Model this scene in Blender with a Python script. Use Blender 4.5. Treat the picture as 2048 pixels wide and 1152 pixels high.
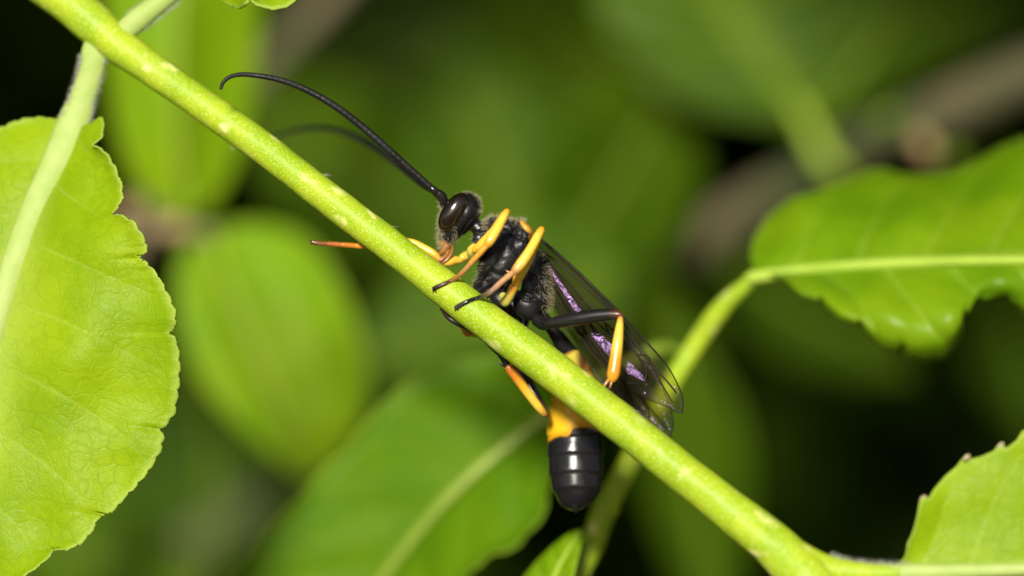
# A macro view of a wasp on a green shoot.  1 Blender unit = 1 cm.
import bpy, math, random
import numpy as np
from mathutils import Vector, Matrix, noise

random.seed(7)
rng = np.random.default_rng(7)
sc = bpy.context.scene
for o in list(bpy.data.objects):
    bpy.data.objects.remove(o)
C = sc.collection

# ------------------------------------------------------------------ camera, world, sun, exposure
Z0 = 45.0            # the wasp sits 45 cm above the ground
DIST = 20.0          # camera to subject
K = 400.0            # photo pixels per unit at the subject
cam_d = bpy.data.cameras.new('camera')
cam = bpy.data.objects.new('camera', cam_d)
C.objects.link(cam)
cam.location = (0, -DIST, Z0)
cam.rotation_euler = (math.radians(90), 0, 0)
cam_d.sensor_width = 36.0
cam_d.lens = 36.0 * DIST / (2048 / K)
cam_d.clip_start = 0.1
cam_d.clip_end = 20000
cam_d.dof.use_dof = True
cam_d.dof.focus_distance = DIST + 0.0
cam_d.dof.aperture_fstop = cam_d.lens * 1e-3 / 0.95     # lens opening of about 9 mm
sc.camera = cam
sc.unit_settings.scale_length = 0.01

SUN_EL, SUN_AZ = 21.0, 10.0     # degrees; azimuth to the left of the camera's back
Ldir = Vector((-math.sin(math.radians(SUN_AZ)) * math.cos(math.radians(SUN_EL)),
               -math.cos(math.radians(SUN_AZ)) * math.cos(math.radians(SUN_EL)),
               math.sin(math.radians(SUN_EL))))
world = bpy.data.worlds.new('World')
sc.world = world
world.use_nodes = True
wn = world.node_tree
wn.nodes.clear()
sky = wn.nodes.new('ShaderNodeTexSky')
sky.sky_type = 'NISHITA'
sky.sun_disc = False
sky.sun_elevation = math.radians(SUN_EL)
sky.sun_rotation = math.atan2(Ldir.x, Ldir.y)
bg = wn.nodes.new('ShaderNodeBackground')
bg.inputs['Strength'].default_value = 0.062
wo = wn.nodes.new('ShaderNodeOutputWorld')
wn.links.new(sky.outputs[0], bg.inputs[0])
wn.links.new(bg.outputs[0], wo.inputs[0])

sun_d = bpy.data.lights.new('sun', 'SUN')
sun_d.energy = 5.0
sun_d.angle = math.radians(9.0)
sun_d.color = (1.0, 0.95, 0.86)
sun = bpy.data.objects.new('sun', sun_d)
C.objects.link(sun)
sun.location = Ldir * 60 + Vector((0, 0, Z0))
sun.rotation_euler = Ldir.to_track_quat('Z', 'Y').to_euler()

sc.view_settings.view_transform = 'Standard'
sc.view_settings.look = 'None'
sc.view_settings.gamma = 1.0
sc.view_settings.exposure = 0.22
sc.render.engine = 'CYCLES'
sc.cycles.use_denoising = True
sc.cycles.max_bounces = 6
sc.cycles.diffuse_bounces = 3
sc.cycles.glossy_bounces = 3
sc.cycles.transparent_max_bounces = 24
sc.cycles.sample_clamp_indirect = 4.0

# ------------------------------------------------------------------ helpers
def Wd(px, py, y):
    """a point of the place: depth y behind the subject plane, seen at photo position px, py"""
    s = (DIST + y) / DIST / K
    return ((px - 1024.0) * s, y, Z0 + (576.0 - py) * s)

def WA(a):
    a = np.asarray(a, float)
    s = (DIST + a[..., 2]) / DIST / K
    return np.stack([(a[..., 0] - 1024.0) * s, a[..., 2], Z0 + (576.0 - a[..., 1]) * s], -1)

def inv(w):
    s = (DIST + w[..., 1]) / DIST / K
    return np.stack([1024.0 + w[..., 0] / s, 576.0 - (w[..., 2] - Z0) / s, w[..., 1]], -1)

def catmull(p, n, closed=False):
    p = np.asarray(p, float)
    q = np.vstack([2 * p[0] - p[1], p, 2 * p[-1] - p[-2]])
    m = len(p) - 1
    d = np.linalg.norm(np.diff(p[:, :2], axis=0), axis=1) + 1e-6
    cum = np.concatenate([[0], np.cumsum(d)]) / d.sum()
    out = []
    for t in np.linspace(0, 1, n):
        i = min(int(np.searchsorted(cum, t, 'right') - 1), m - 1)
        u = (t - cum[i]) / (cum[i + 1] - cum[i])
        a, b, c, e = q[i], q[i + 1], q[i + 2], q[i + 3]
        out.append(0.5 * ((2 * b) + (c - a) * u + (2 * a - 5 * b + 4 * c - e) * u * u + (3 * b - a - 3 * c + e) * u ** 3))
    return np.array(out)

def linear(p, n):
    p = np.asarray(p, float)
    d = np.linalg.norm(np.diff(p[:, :2], axis=0), axis=1)
    cum = np.concatenate([[0], np.cumsum(d)]) / d.sum()
    t = np.linspace(0, 1, n)
    return np.stack([np.interp(t, cum, p[:, k]) for k in range(p.shape[1])], -1)

def mesh_obj(name, v, f, mat=None, parent=None, smooth=True, attrs=None, uv=None):
    me = bpy.data.meshes.new(name)
    me.from_pydata([tuple(x) for x in v], [], [tuple(int(i) for i in x) for x in f])
    if smooth:
        me.polygons.foreach_set('use_smooth', [True] * len(me.polygons))
    for k, a in (attrs or {}).items():
        a = np.asarray(a, float)
        if a.ndim == 1:
            at = me.attributes.new(k, 'FLOAT', 'POINT')
            at.data.foreach_set('value', a.astype(np.float32))
        else:
            at = me.attributes.new(k, 'FLOAT_COLOR', 'POINT')
            at.data.foreach_set('color', np.hstack([a, np.ones((len(a), 1))]).astype(np.float32).ravel())
    if uv is not None:
        l = me.uv_layers.new(name='UVMap')
        idx = np.empty(len(me.loops), int)
        me.loops.foreach_get('vertex_index', idx)
        l.data.foreach_set('uv', np.asarray(uv, np.float32)[idx].ravel())
    me.update()
    o = bpy.data.objects.new(name, me)
    C.objects.link(o)
    if mat:
        me.materials.append(mat)
    if parent:
        o.parent = parent
        o.matrix_parent_inverse = Matrix.Translation(parent.matrix_basis.translation).inverted() if parent.parent is None else parent.matrix_basis.inverted()
    return o

def thing(name, label, cat, loc=(0, 0, 0), group=None):
    o = bpy.data.objects.new(name, None)
    C.objects.link(o)
    o.location = loc
    o.empty_display_size = 0.2
    o['label'] = label
    o['category'] = cat
    if group:
        o['group'] = group
    return o

def frames(p):
    p = np.asarray(p, float)
    t = np.gradient(p, axis=0)
    t /= np.linalg.norm(t, axis=1)[:, None] + 1e-12
    a = np.array([0, -1.0, 0])
    if abs(t[0] @ a) > 0.9:
        a = np.array([1.0, 0, 0])
    n = a - t[0] * (a @ t[0])
    n /= np.linalg.norm(n)
    N = [n]
    for i in range(1, len(p)):
        n = N[-1] - t[i] * (N[-1] @ t[i])
        n /= np.linalg.norm(n)
        N.append(n)
    N = np.array(N)
    return t, N, np.cross(t, N)

def tube(p, r, n=14, r2=None):
    """closed tube along world points; r2 = half-width across the first normal"""
    p = np.asarray(p, float)
    r = np.broadcast_to(np.asarray(r, float), (len(p),))
    r2 = r if r2 is None else np.broadcast_to(np.asarray(r2, float), (len(p),))
    t, N, B = frames(p)
    a = np.linspace(0, 2 * math.pi, n, endpoint=False)
    v = p[:, None] + r2[:, None, None] * np.cos(a)[None, :, None] * N[:, None] + r[:, None, None] * np.sin(a)[None, :, None] * B[:, None]
    m = len(p)
    V = v.reshape(-1, 3)
    i = np.arange(m - 1)[:, None] * n
    j = np.arange(n)[None]
    k = (j + 1) % n
    F = np.stack([i + j, i + k, i + n + k, i + n + j], -1).reshape(-1, 4)
    V = np.vstack([V, p[0], p[-1]])
    F = [tuple(x) for x in F]
    c0, c1 = m * n, m * n + 1
    for q in range(n):
        F.append((c0, (q + 1) % n, q))
        F.append((c1, (m - 1) * n + q, (m - 1) * n + (q + 1) % n))
    return V, F

def ptube(pts, n=14, steps=24, flat=1.0, rfun=None, round_ends=True):
    """tube from (px, py, depth, radius in px)"""
    q = catmull(pts, steps)
    w = WA(q[:, :3])
    r = q[:, 3] / K
    if rfun is not None:
        r = r * rfun(np.linspace(0, 1, steps))
    if round_ends:
        L = np.concatenate([[0], np.cumsum(np.linalg.norm(np.diff(w, axis=0), axis=1))])
        w2, r2 = [], []
        for s in (0.0, 0.3, 0.7):
            w2.append(w[0] + (w[0] - w[1]) / (np.linalg.norm(w[0] - w[1]) + 1e-9) * r[0] * math.sqrt(1 - s * s) * 0.8)
            r2.append(max(r[0] * s, 1e-4))
        e, er = [], []
        for s in (0.7, 0.3, 0.0):
            e.append(w[-1] + (w[-1] - w[-2]) / (np.linalg.norm(w[-1] - w[-2]) + 1e-9) * r[-1] * math.sqrt(1 - s * s) * 0.8)
            er.append(max(r[-1] * s, 1e-4))
        w = np.vstack([w2, w, e])
        r = np.concatenate([r2, r, er])
    return tube(w, r, n, r * flat)

def ellipsoid(c, ax, nu=28, nv=18):
    ax = np.asarray(ax, float)
    V, F = [], []
    for i in range(nv + 1):
        th = math.pi * i / nv
        for j in range(nu):
            ph = 2 * math.pi * j / nu
            V.append(c + ax[0] * math.sin(th) * math.cos(ph) + ax[1] * math.sin(th) * math.sin(ph) + ax[2] * math.cos(th))
    for i in range(nv):
        for j in range(nu):
            k = (j + 1) % nu
            F.append((i * nu + j, i * nu + k, (i + 1) * nu + k, (i + 1) * nu + j))
    return np.array(V), F

def pell(px, py, y, a, b, c, ang, nu=28, nv=18, yaw=0.0):
    """ellipsoid: a px along image angle ang (deg, clockwise from right), b px across, c px in depth"""
    t = math.radians(ang)
    u = np.array([math.cos(t), 0, -math.sin(t)])
    w = np.array([math.sin(t), 0, math.cos(t)])
    d = np.array([0, 1.0, 0])
    if yaw:
        s = math.radians(yaw)
        w, d = w * math.cos(s) + d * math.sin(s), d * math.cos(s) - w * math.sin(s)
    return ellipsoid(np.array(Wd(px, py, y)), [u * a / K, w * b / K, d * c / K], nu, nv)

def join(parts):
    V, F, n = [], [], 0
    for v, f in parts:
        V.append(np.asarray(v, float))
        F += [tuple(int(i) + n for i in q) for q in f]
        n += len(v)
    return np.vstack(V), F

def hairs(base, nrm, length, width, bend=0.25, jitter=0.35):
    base, nrm = np.asarray(base, float), np.asarray(nrm, float)
    n = len(base)
    d = nrm + rng.normal(0, jitter, (n, 3))
    d /= np.linalg.norm(d, axis=1)[:, None]
    L = np.broadcast_to(np.asarray(length, float), (n,))[:, None] * rng.uniform(0.6, 1.15, (n, 1))
    u = np.cross(d, rng.normal(0, 1, (n, 3)))
    u /= np.linalg.norm(u, axis=1)[:, None]
    w = np.cross(d, u)
    mid = base + d * L * 0.55
    tip = base + d * L + u * L * bend * rng.uniform(-1, 1, (n, 1)) + np.array([0, 0, -0.1]) * L
    W = width
    b0 = base - d * L * 0.08
    V = np.stack([b0 + u * W, b0 - u * W * .5 + w * W * .8, b0 - u * W * .5 - w * W * .8,
                  mid + u * W * .7, mid - u * W * .35 + w * W * .55, mid - u * W * .35 - w * W * .55, tip], 1).reshape(-1, 3)
    F = []
    for i in range(n):
        o = i * 7
        F += [(o, o + 1, o + 4, o + 3), (o + 1, o + 2, o + 5, o + 4), (o + 2, o, o + 3, o + 5),
              (o + 3, o + 4, o + 6), (o + 4, o + 5, o + 6), (o + 5, o + 3, o + 6)]
    return V, F

# ------------------------------------------------------------------ materials
def new_mat(name):
    m = bpy.data.materials.new(name)
    m.use_nodes = True
    nt = m.node_tree
    nt.nodes.clear()
    out = nt.nodes.new('ShaderNodeOutputMaterial')
    return m, nt, out

def N(nt, t, **kw):
    n = nt.nodes.new(t)
    for k, v in kw.items():
        setattr(n, k, v)
    return n

def rgb(c):
    return (c[0], c[1], c[2], 1.0)

def mixc(nt, fac, a, b, blend='MIX'):
    m = N(nt, 'ShaderNodeMix', data_type='RGBA', blend_type=blend)
    for s, v in ((m.inputs[0], fac), (m.inputs[6], a), (m.inputs[7], b)):
        if hasattr(v, 'node'):
            nt.links.new(v, s)
        elif isinstance(v, (int, float)):
            s.default_value = v
        else:
            s.default_value = rgb(v)
    return m.outputs[2]

def ramp(nt, src, lo, hi, a=0.0, b=1.0):
    m = N(nt, 'ShaderNodeMapRange', clamp=True)
    m.interpolation_type = 'SMOOTHSTEP'
    nt.links.new(src, m.inputs[0])
    for i, v in enumerate((lo, hi, a, b)):
        m.inputs[1 + i].default_value = v
    return m.outputs[0]

def tex(nt, kind, scale, detail=2.0, vec=None, **kw):
    n = N(nt, kind, **kw)
    n.inputs['Scale'].default_value = scale
    if 'Detail' in n.inputs:
        n.inputs['Detail'].default_value = detail
    if vec is not None:
        nt.links.new(vec, n.inputs['Vector'])
    return n

def math_n(nt, op, a, b=None):
    m = N(nt, 'ShaderNodeMath', operation=op)
    for s, v in ((m.inputs[0], a), (m.inputs[1], b)):
        if v is None:
            continue
        if hasattr(v, 'node'):
            nt.links.new(v, s)
        else:
            s.default_value = v
    return m.outputs[0]

def bump(nt, h, strength, dist=0.01, normal=None):
    b = N(nt, 'ShaderNodeBump')
    b.inputs['Strength'].default_value = strength
    b.inputs['Distance'].default_value = dist
    nt.links.new(h, b.inputs['Height'])
    if normal is not None:
        nt.links.new(normal, b.inputs['Normal'])
    return b.outputs[0]

def leaf_mat(name, c1, c2, vein, transl=0.30, rough=0.42, cell=9.0, bump_s=0.35, fine=True, tcol=None, spec=0.4):
    m, nt, out = new_mat(name)
    g = N(nt, 'ShaderNodeNewGeometry')
    pos = g.outputs['Position']
    n1 = tex(nt, 'ShaderNodeTexNoise', 2.2, 3, pos)
    n2 = tex(nt, 'ShaderNodeTexNoise', 26.0, 4, pos)
    f = math_n(nt, 'ADD', math_n(nt, 'MULTIPLY', n1.outputs[0], 0.75), math_n(nt, 'MULTIPLY', n2.outputs[0], 0.25))
    col = mixc(nt, ramp(nt, f, 0.35, 0.65), c1, c2)
    warp = tex(nt, 'ShaderNodeTexNoise', 6.0, 2, pos)
    wv = N(nt, 'ShaderNodeVectorMath', operation='MULTIPLY_ADD')
    nt.links.new(warp.outputs['Color'], wv.inputs[0])
    wv.inputs[1].default_value = (0.16, 0.16, 0.16)
    nt.links.new(pos, wv.inputs[2])
    at = N(nt, 'ShaderNodeAttribute', attribute_name='vein')
    rim = N(nt, 'ShaderNodeAttribute', attribute_name='rim')
    nrm = None
    if fine:
        vo = tex(nt, 'ShaderNodeTexVoronoi', cell, vec=wv.outputs[0], feature='DISTANCE_TO_EDGE')
        vs = tex(nt, 'ShaderNodeTexVoronoi', cell * 3.1, vec=wv.outputs[0], feature='DISTANCE_TO_EDGE')
        e1 = ramp(nt, vo.outputs['Distance'], 0.0, 0.075, 1.0, 0.0)
        e2 = ramp(nt, vs.outputs['Distance'], 0.0, 0.09, 1.0, 0.0)
        pn = tex(nt, 'ShaderNodeTexNoise', 3.0, 2, pos)
        pm = ramp(nt, pn.outputs[0], 0.42, 0.62)
        col = mixc(nt, math_n(nt, 'MULTIPLY', math_n(nt, 'MULTIPLY', e1, 0.17), pm), col, [x * 0.55 for x in c1])
        col = mixc(nt, math_n(nt, 'MULTIPLY', e2, 0.07), col, [x * 0.6 for x in c1])
        h = math_n(nt, 'SUBTRACT', math_n(nt, 'MULTIPLY', e1, -0.9), math_n(nt, 'MULTIPLY', e2, 0.4))
        fg = tex(nt, 'ShaderNodeTexNoise', 90.0, 3, pos)
        h = math_n(nt, 'ADD', h, math_n(nt, 'MULTIPLY', fg.outputs[0], 0.7))
        nrm = bump(nt, h, bump_s, 0.012)
        sp = tex(nt, 'ShaderNodeTexVoronoi', 16.0, vec=pos)
        dot = ramp(nt, sp.outputs['Distance'], 0.055, 0.085, 1.0, 0.0)
        dn = tex(nt, 'ShaderNodeTexNoise', 5.0, 1, pos)
        dot = math_n(nt, 'MULTIPLY', dot, ramp(nt, dn.outputs[0], 0.56, 0.62))
    col = mixc(nt, math_n(nt, 'MULTIPLY', at.outputs['Fac'], 0.85), col, vein)
    col = mixc(nt, math_n(nt, 'MULTIPLY', rim.outputs['Fac'], 0.5), col, vein)
    if fine:
        col = mixc(nt, dot, col, (0.75, 0.78, 0.6))
    p = N(nt, 'ShaderNodeBsdfPrincipled')
    nt.links.new(col, p.inputs['Base Color'])
    p.inputs['Roughness'].default_value = rough
    p.inputs['Specular IOR Level'].default_value = spec
    if nrm is not None:
        nt.links.new(nrm, p.inputs['Normal'])
    t = N(nt, 'ShaderNodeBsdfTranslucent')
    tc = mixc(nt, 1.0, col, tcol or (1.0, 1.0, 0.5), 'MULTIPLY')
    nt.links.new(tc, t.inputs['Color'])
    mx = N(nt, 'ShaderNodeMixShader')
    mx.inputs[0].default_value = transl
    nt.links.new(p.outputs[0], mx.inputs[1])
    nt.links.new(t.outputs[0], mx.inputs[2])
    nt.links.new(mx.outputs[0], out.inputs[0])
    return m

def simple_mat(name, c1, c2=None, scale=8.0, rough=0.5, bump_scale=None, bump_s=0.3, spec=0.5, sss=0.0, coat=0.0):
    m, nt, out = new_mat(name)
    g = N(nt, 'ShaderNodeNewGeometry')
    pos = g.outputs['Position']
    p = N(nt, 'ShaderNodeBsdfPrincipled')
    n1 = tex(nt, 'ShaderNodeTexNoise', scale, 4, pos)
    col = mixc(nt, ramp(nt, n1.outputs[0], 0.35, 0.65), c1, c2 or [x * 0.8 for x in c1])
    nt.links.new(col, p.inputs['Base Color'])
    p.inputs['Roughness'].default_value = rough
    p.inputs['Specular IOR Level'].default_value = spec
    p.inputs['Coat Weight'].default_value = coat
    if sss:
        p.inputs['Subsurface Weight'].default_value = sss
        p.inputs['Subsurface Radius'].default_value = (0.06, 0.05, 0.01)
        p.inputs['Subsurface Scale'].default_value = 1.0
    if bump_scale:
        b = tex(nt, 'ShaderNodeTexNoise', bump_scale, 4, pos)
        nt.links.new(bump(nt, b.outputs[0], bump_s, 0.01), p.inputs['Normal'])
    nt.links.new(p.outputs[0], out.inputs[0])
    return m

def stem_mat(name, c1, c2, spot):
    """young bark: green with raised pale lenticels and a grain of tiny pale cells"""
    m, nt, out = new_mat(name)
    at = N(nt, 'ShaderNodeUVMap', uv_map='UVMap')
    g = N(nt, 'ShaderNodeNewGeometry')
    pos = g.outputs['Position']
    n1 = tex(nt, 'ShaderNodeTexNoise', 5.0, 3, pos)
    col = mixc(nt, ramp(nt, n1.outputs[0], 0.35, 0.68), c1, c2)
    # grain
    n2 = tex(nt, 'ShaderNodeTexNoise', 34.0, 3, pos)
    mp = N(nt, 'ShaderNodeMapping')
    mp.inputs['Scale'].default_value = (60, 120, 1)
    nt.links.new(at.outputs[0], mp.inputs[0])
    vg = tex(nt, 'ShaderNodeTexNoise', 1.0, 2, mp.outputs[0])
    gr = ramp(nt, vg.outputs[0], 0.52, 0.68)
    col = mixc(nt, math_n(nt, 'MULTIPLY', gr, 0.45), col, spot)
    col = mixc(nt, math_n(nt, 'MULTIPLY', ramp(nt, n2.outputs[0], 0.5, 0.7), 0.25), col, [x * .75 for x in c1])
    # lenticels: stretched along the stem
    mp2 = N(nt, 'ShaderNodeMapping')
    mp2.inputs['Scale'].default_value = (3.6, 4.8, 1)
    nt.links.new(at.outputs[0], mp2.inputs[0])
    wn_ = tex(nt, 'ShaderNodeTexNoise', 2.5, 2, mp2.outputs[0])
    wv = N(nt, 'ShaderNodeVectorMath', operation='MULTIPLY_ADD')
    nt.links.new(wn_.outputs['Color'], wv.inputs[0])
    wv.inputs[1].default_value = (0.3, 0.3, 0.0)
    nt.links.new(mp2.outputs[0], wv.inputs[2])
    vo = tex(nt, 'ShaderNodeTexVoronoi', 1.0, vec=wv.outputs[0], voronoi_dimensions='2D')
    sp = ramp(nt, vo.outputs['Distance'], 0.04, 0.50, 1.0, 0.0)
    csep = N(nt, 'ShaderNodeSeparateColor')
    nt.links.new(vo.outputs['Color'], csep.inputs[0])
    sp = math_n(nt, 'MULTIPLY', sp, ramp(nt, csep.outputs[0], 0.2, 0.55, 0.1, 1.0))
    col = mixc(nt, math_n(nt, 'MULTIPLY', sp, 0.95), col, spot)
    p = N(nt, 'ShaderNodeBsdfPrincipled')
    nt.links.new(col, p.inputs['Base Color'])
    p.inputs['Roughness'].default_value = 0.42
    p.inputs['Specular IOR Level'].default_value = 0.22
    p.inputs['Subsurface Weight'].default_value = 0.25
    p.inputs['Subsurface Radius'].default_value = (0.05, 0.06, 0.01)
    p.inputs['Subsurface Scale'].default_value = 1.0
    h = math_n(nt, 'ADD', math_n(nt, 'MULTIPLY', gr, 0.35), math_n(nt, 'MULTIPLY', sp, 0.8))
    nt.links.new(bump(nt, h, 0.35, 0.012), p.inputs['Normal'])
    nt.links.new(p.outputs[0], out.inputs[0])
    return m

def chitin_mat(name, attr=None, base=(0.012, 0.011, 0.012), rough=0.30, pit=110.0, pit_s=0.5, spec=0.55, sss=0.0, coat=0.0):
    m, nt, out = new_mat(name)
    g = N(nt, 'ShaderNodeNewGeometry')
    pos = g.outputs['Position']
    p = N(nt, 'ShaderNodeBsdfPrincipled')
    if attr:
        a = N(nt, 'ShaderNodeAttribute', attribute_name=attr)
        col = a.outputs['Color']
    else:
        n1 = tex(nt, 'ShaderNodeTexNoise', 12.0, 3, pos)
        col = mixc(nt, ramp(nt, n1.outputs[0], 0.35, 0.65), base, [x * 0.7 for x in base])
    nt.links.new(col, p.inputs['Base Color'])
    n2 = tex(nt, 'ShaderNodeTexNoise', 9.0, 3, pos)
    rg = ramp(nt, n2.outputs[0], 0.3, 0.7, rough * 0.8, rough * 1.35)
    if attr and pit:
        pr = N(nt, 'ShaderNodeAttribute', attribute_name='pit')
        rg = math_n(nt, 'MULTIPLY', rg, ramp(nt, pr.outputs['Fac'], 0.0, 1.0, 0.72, 1.15))
    nt.links.new(rg, p.inputs['Roughness'])
    p.inputs['Specular IOR Level'].default_value = spec
    p.inputs['Coat Weight'].default_value = coat
    p.inputs['Coat Roughness'].default_value = 0.15
    if sss:
        p.inputs['Subsurface Weight'].default_value = sss
        p.inputs['Subsurface Radius'].default_value = (0.05, 0.02, 0.005)
        p.inputs['Subsurface Scale'].default_value = 1.0
    if pit:
        v = tex(nt, 'ShaderNodeTexVoronoi', pit, vec=pos)
        h = ramp(nt, v.outputs['Distance'], 0.1, 0.55)
        if attr:
            pa = N(nt, 'ShaderNodeAttribute', attribute_name='pit')
            h = math_n(nt, 'MULTIPLY', h, pa.outputs['Fac'])
        nt.links.new(bump(nt, h, pit_s, 0.02), p.inputs['Normal'])
    nt.links.new(p.outputs[0], out.inputs[0])
    return m

def grad_mat(name, rough=0.3, sss=0.15, coat=0.2):
    return chitin_mat(name, attr='tint', rough=rough, pit=None, sss=sss, coat=coat)

M = {}
M['leaf_young'] = leaf_mat('young_leaf', (0.225, 0.375, 0.003), (0.315, 0.455, 0.006), (0.52, 0.64, 0.13), transl=0.28, cell=10.5, bump_s=0.2, rough=0.42, spec=0.14, tcol=(1.0, 0.95, 0.4))
M['leaf_mid'] = leaf_mat('green_leaf', (0.165, 0.325, 0.003), (0.225, 0.375, 0.004), (0.40, 0.52, 0.07), transl=0.28, fine=False, rough=0.5, spec=0.12)
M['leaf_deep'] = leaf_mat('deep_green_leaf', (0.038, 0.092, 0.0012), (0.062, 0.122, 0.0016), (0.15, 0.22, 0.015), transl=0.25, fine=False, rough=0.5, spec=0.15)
M['leaf_rich'] = leaf_mat('rich_green_leaf', (0.125, 0.265, 0.003), (0.195, 0.335, 0.005), (0.40, 0.52, 0.07), transl=0.25, fine=False, rough=0.4, spec=0.25)
M['leaf_full'] = leaf_mat('full_green_leaf', (0.078, 0.19, 0.002), (0.112, 0.225, 0.003), (0.22, 0.30, 0.02), transl=0.25, fine=False, rough=0.5, spec=0.12)
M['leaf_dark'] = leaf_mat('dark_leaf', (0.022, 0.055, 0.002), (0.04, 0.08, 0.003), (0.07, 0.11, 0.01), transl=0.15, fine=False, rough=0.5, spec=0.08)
M['stem'] = stem_mat('green_bark', (0.27, 0.42, 0.006), (0.37, 0.49, 0.012), (0.82, 0.78, 0.30))
M['rib'] = simple_mat('pale_rib', (0.37, 0.46, 0.13), (0.32, 0.43, 0.10), 10, 0.5, 60, 0.25, spec=0.2)
M['rib_mid'] = simple_mat('soft_rib', (0.34, 0.47, 0.05), (0.29, 0.43, 0.04), 6, 0.5, spec=0.2)
M['rib_soft'] = simple_mat('green_rib', (0.20, 0.29, 0.02), (0.17, 0.26, 0.02), 6, 0.5)
M['rib_deep'] = simple_mat('deep_rib', (0.12, 0.20, 0.012), (0.14, 0.22, 0.016), 6, 0.5, spec=0.15)
M['bark'] = simple_mat('grey_brown_bark', (0.17, 0.125, 0.07), (0.075, 0.10, 0.03), 0.7, 0.8, 8, 0.6)
M['bud'] = simple_mat('reddish_bud', (0.42, 0.22, 0.13), (0.36, 0.30, 0.10), 3.0, 0.6)
M['soil'] = simple_mat('dark_soil', (0.035, 0.026, 0.016), (0.05, 0.038, 0.022), 0.4, 0.95, 1.5, 0.6)
def fuzz_mat(name, c):
    m, nt, out = new_mat(name)
    g = N(nt, 'ShaderNodeNewGeometry')
    n1 = tex(nt, 'ShaderNodeTexNoise', 8.0, 2, g.outputs['Position'])
    col = mixc(nt, n1.outputs[0], c, [x * .85 for x in c])
    d, t = N(nt, 'ShaderNodeBsdfDiffuse'), N(nt, 'ShaderNodeBsdfTranslucent')
    nt.links.new(col, d.inputs[0])
    nt.links.new(col, t.inputs[0])
    mx = N(nt, 'ShaderNodeMixShader')
    mx.inputs[0].default_value = 0.5
    nt.links.new(d.outputs[0], mx.inputs[1])
    nt.links.new(t.outputs[0], mx.inputs[2])
    nt.links.new(mx.outputs[0], out.inputs[0])
    return m
M['fuzz'] = fuzz_mat('white_fuzz', (0.80, 0.82, 0.70))
M['callus'] = simple_mat('tan_callus', (0.42, 0.36, 0.20), (0.34, 0.30, 0.16), 9, 0.6)
M['body'] = chitin_mat('black_chitin', attr='tint', rough=0.36, pit=62.0, pit_s=1.0, coat=0.0, spec=0.42)
M['black'] = chitin_mat('leg_black', base=(0.014, 0.011, 0.010), rough=0.26, pit=150.0, pit_s=0.12)
M['antenna'] = chitin_mat('antenna_black', base=(0.010, 0.010, 0.009), rough=0.5, pit=160.0, pit_s=0.3, spec=0.35)
M['leg'] = grad_mat('leg_colours')
M['eye'] = chitin_mat('eye_brown', base=(0.012, 0.007, 0.004), rough=0.14, pit=None, spec=0.6, coat=0.6)
M['hair'] = fuzz_mat('pale_hair', (0.78, 0.70, 0.48))
M['vein'] = chitin_mat('wing_vein', base=(0.018, 0.012, 0.008), rough=0.55, pit=None, spec=0.2)

def wing_mat(name, tint, alpha, sheen, bumps=60.0, bump_s=0.6):
    """smoky transparent membrane with a thin glossy skin"""
    m, nt, out = new_mat(name)
    g = N(nt, 'ShaderNodeNewGeometry')
    pos = g.outputs['Position']
    tr = N(nt, 'ShaderNodeBsdfTransparent')
    n1 = tex(nt, 'ShaderNodeTexNoise', 5.0, 3, pos)
    nt.links.new(mixc(nt, n1.outputs[0], tint, [min(1, x * 1.15) for x in tint]), tr.inputs[0])
    p = N(nt, 'ShaderNodeBsdfPrincipled')
    p.inputs['Base Color'].default_value = (0.05, 0.045, 0.03, 1)
    p.inputs['Roughness'].default_value = 0.13
    p.inputs['Specular IOR Level'].default_value = 0.8
    p.inputs['Thin Film Thickness'].default_value = sheen
    p.inputs['Thin Film IOR'].default_value = 1.33
    wv = tex(nt, 'ShaderNodeTexNoise', bumps, 2, pos)
    wv.inputs['Distortion'].default_value = 0.6
    nt.links.new(bump(nt, wv.outputs[0], bump_s, 0.012), p.inputs['Normal'])
    p.inputs['Coat Weight'].default_value = 0.8
    p.inputs['Coat Roughness'].default_value = 0.13
    nt.links.new(p.inputs['Normal'].links[0].from_socket, p.inputs['Coat Normal'])
    mx = N(nt, 'ShaderNodeMixShader')
    mx.inputs[0].default_value = alpha
    nt.links.new(tr.outputs[0], mx.inputs[1])
    nt.links.new(p.outputs[0], mx.inputs[2])
    nt.links.new(mx.outputs[0], out.inputs[0])
    return m
M['wing'] = wing_mat('smoky_wing', (0.67, 0.63, 0.49), 0.15, 308, 40, 0.35)
M['wing_hind'] = wing_mat('shiny_wing', (0.72, 0.68, 0.55), 0.22, 308, 60, 0.36)

# ------------------------------------------------------------------ the ground
gn = 40
xs = np.sign(np.linspace(-1, 1, gn)) * np.abs(np.linspace(-1, 1, gn)) ** 3 * 6000
GV = [(x, y, 1.2 * noise.noise(Vector((x * .03, y * .03, 0))) if abs(x) < 300 and abs(y) < 300 else 0.0) for y in xs for x in xs]
GF = [(j * gn + i, j * gn + i + 1, (j + 1) * gn + i + 1, (j + 1) * gn + i) for j in range(gn - 1) for i in range(gn - 1)]
ground = mesh_obj('ground', GV, GF, M['soil'])
ground['kind'] = 'structure'

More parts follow.
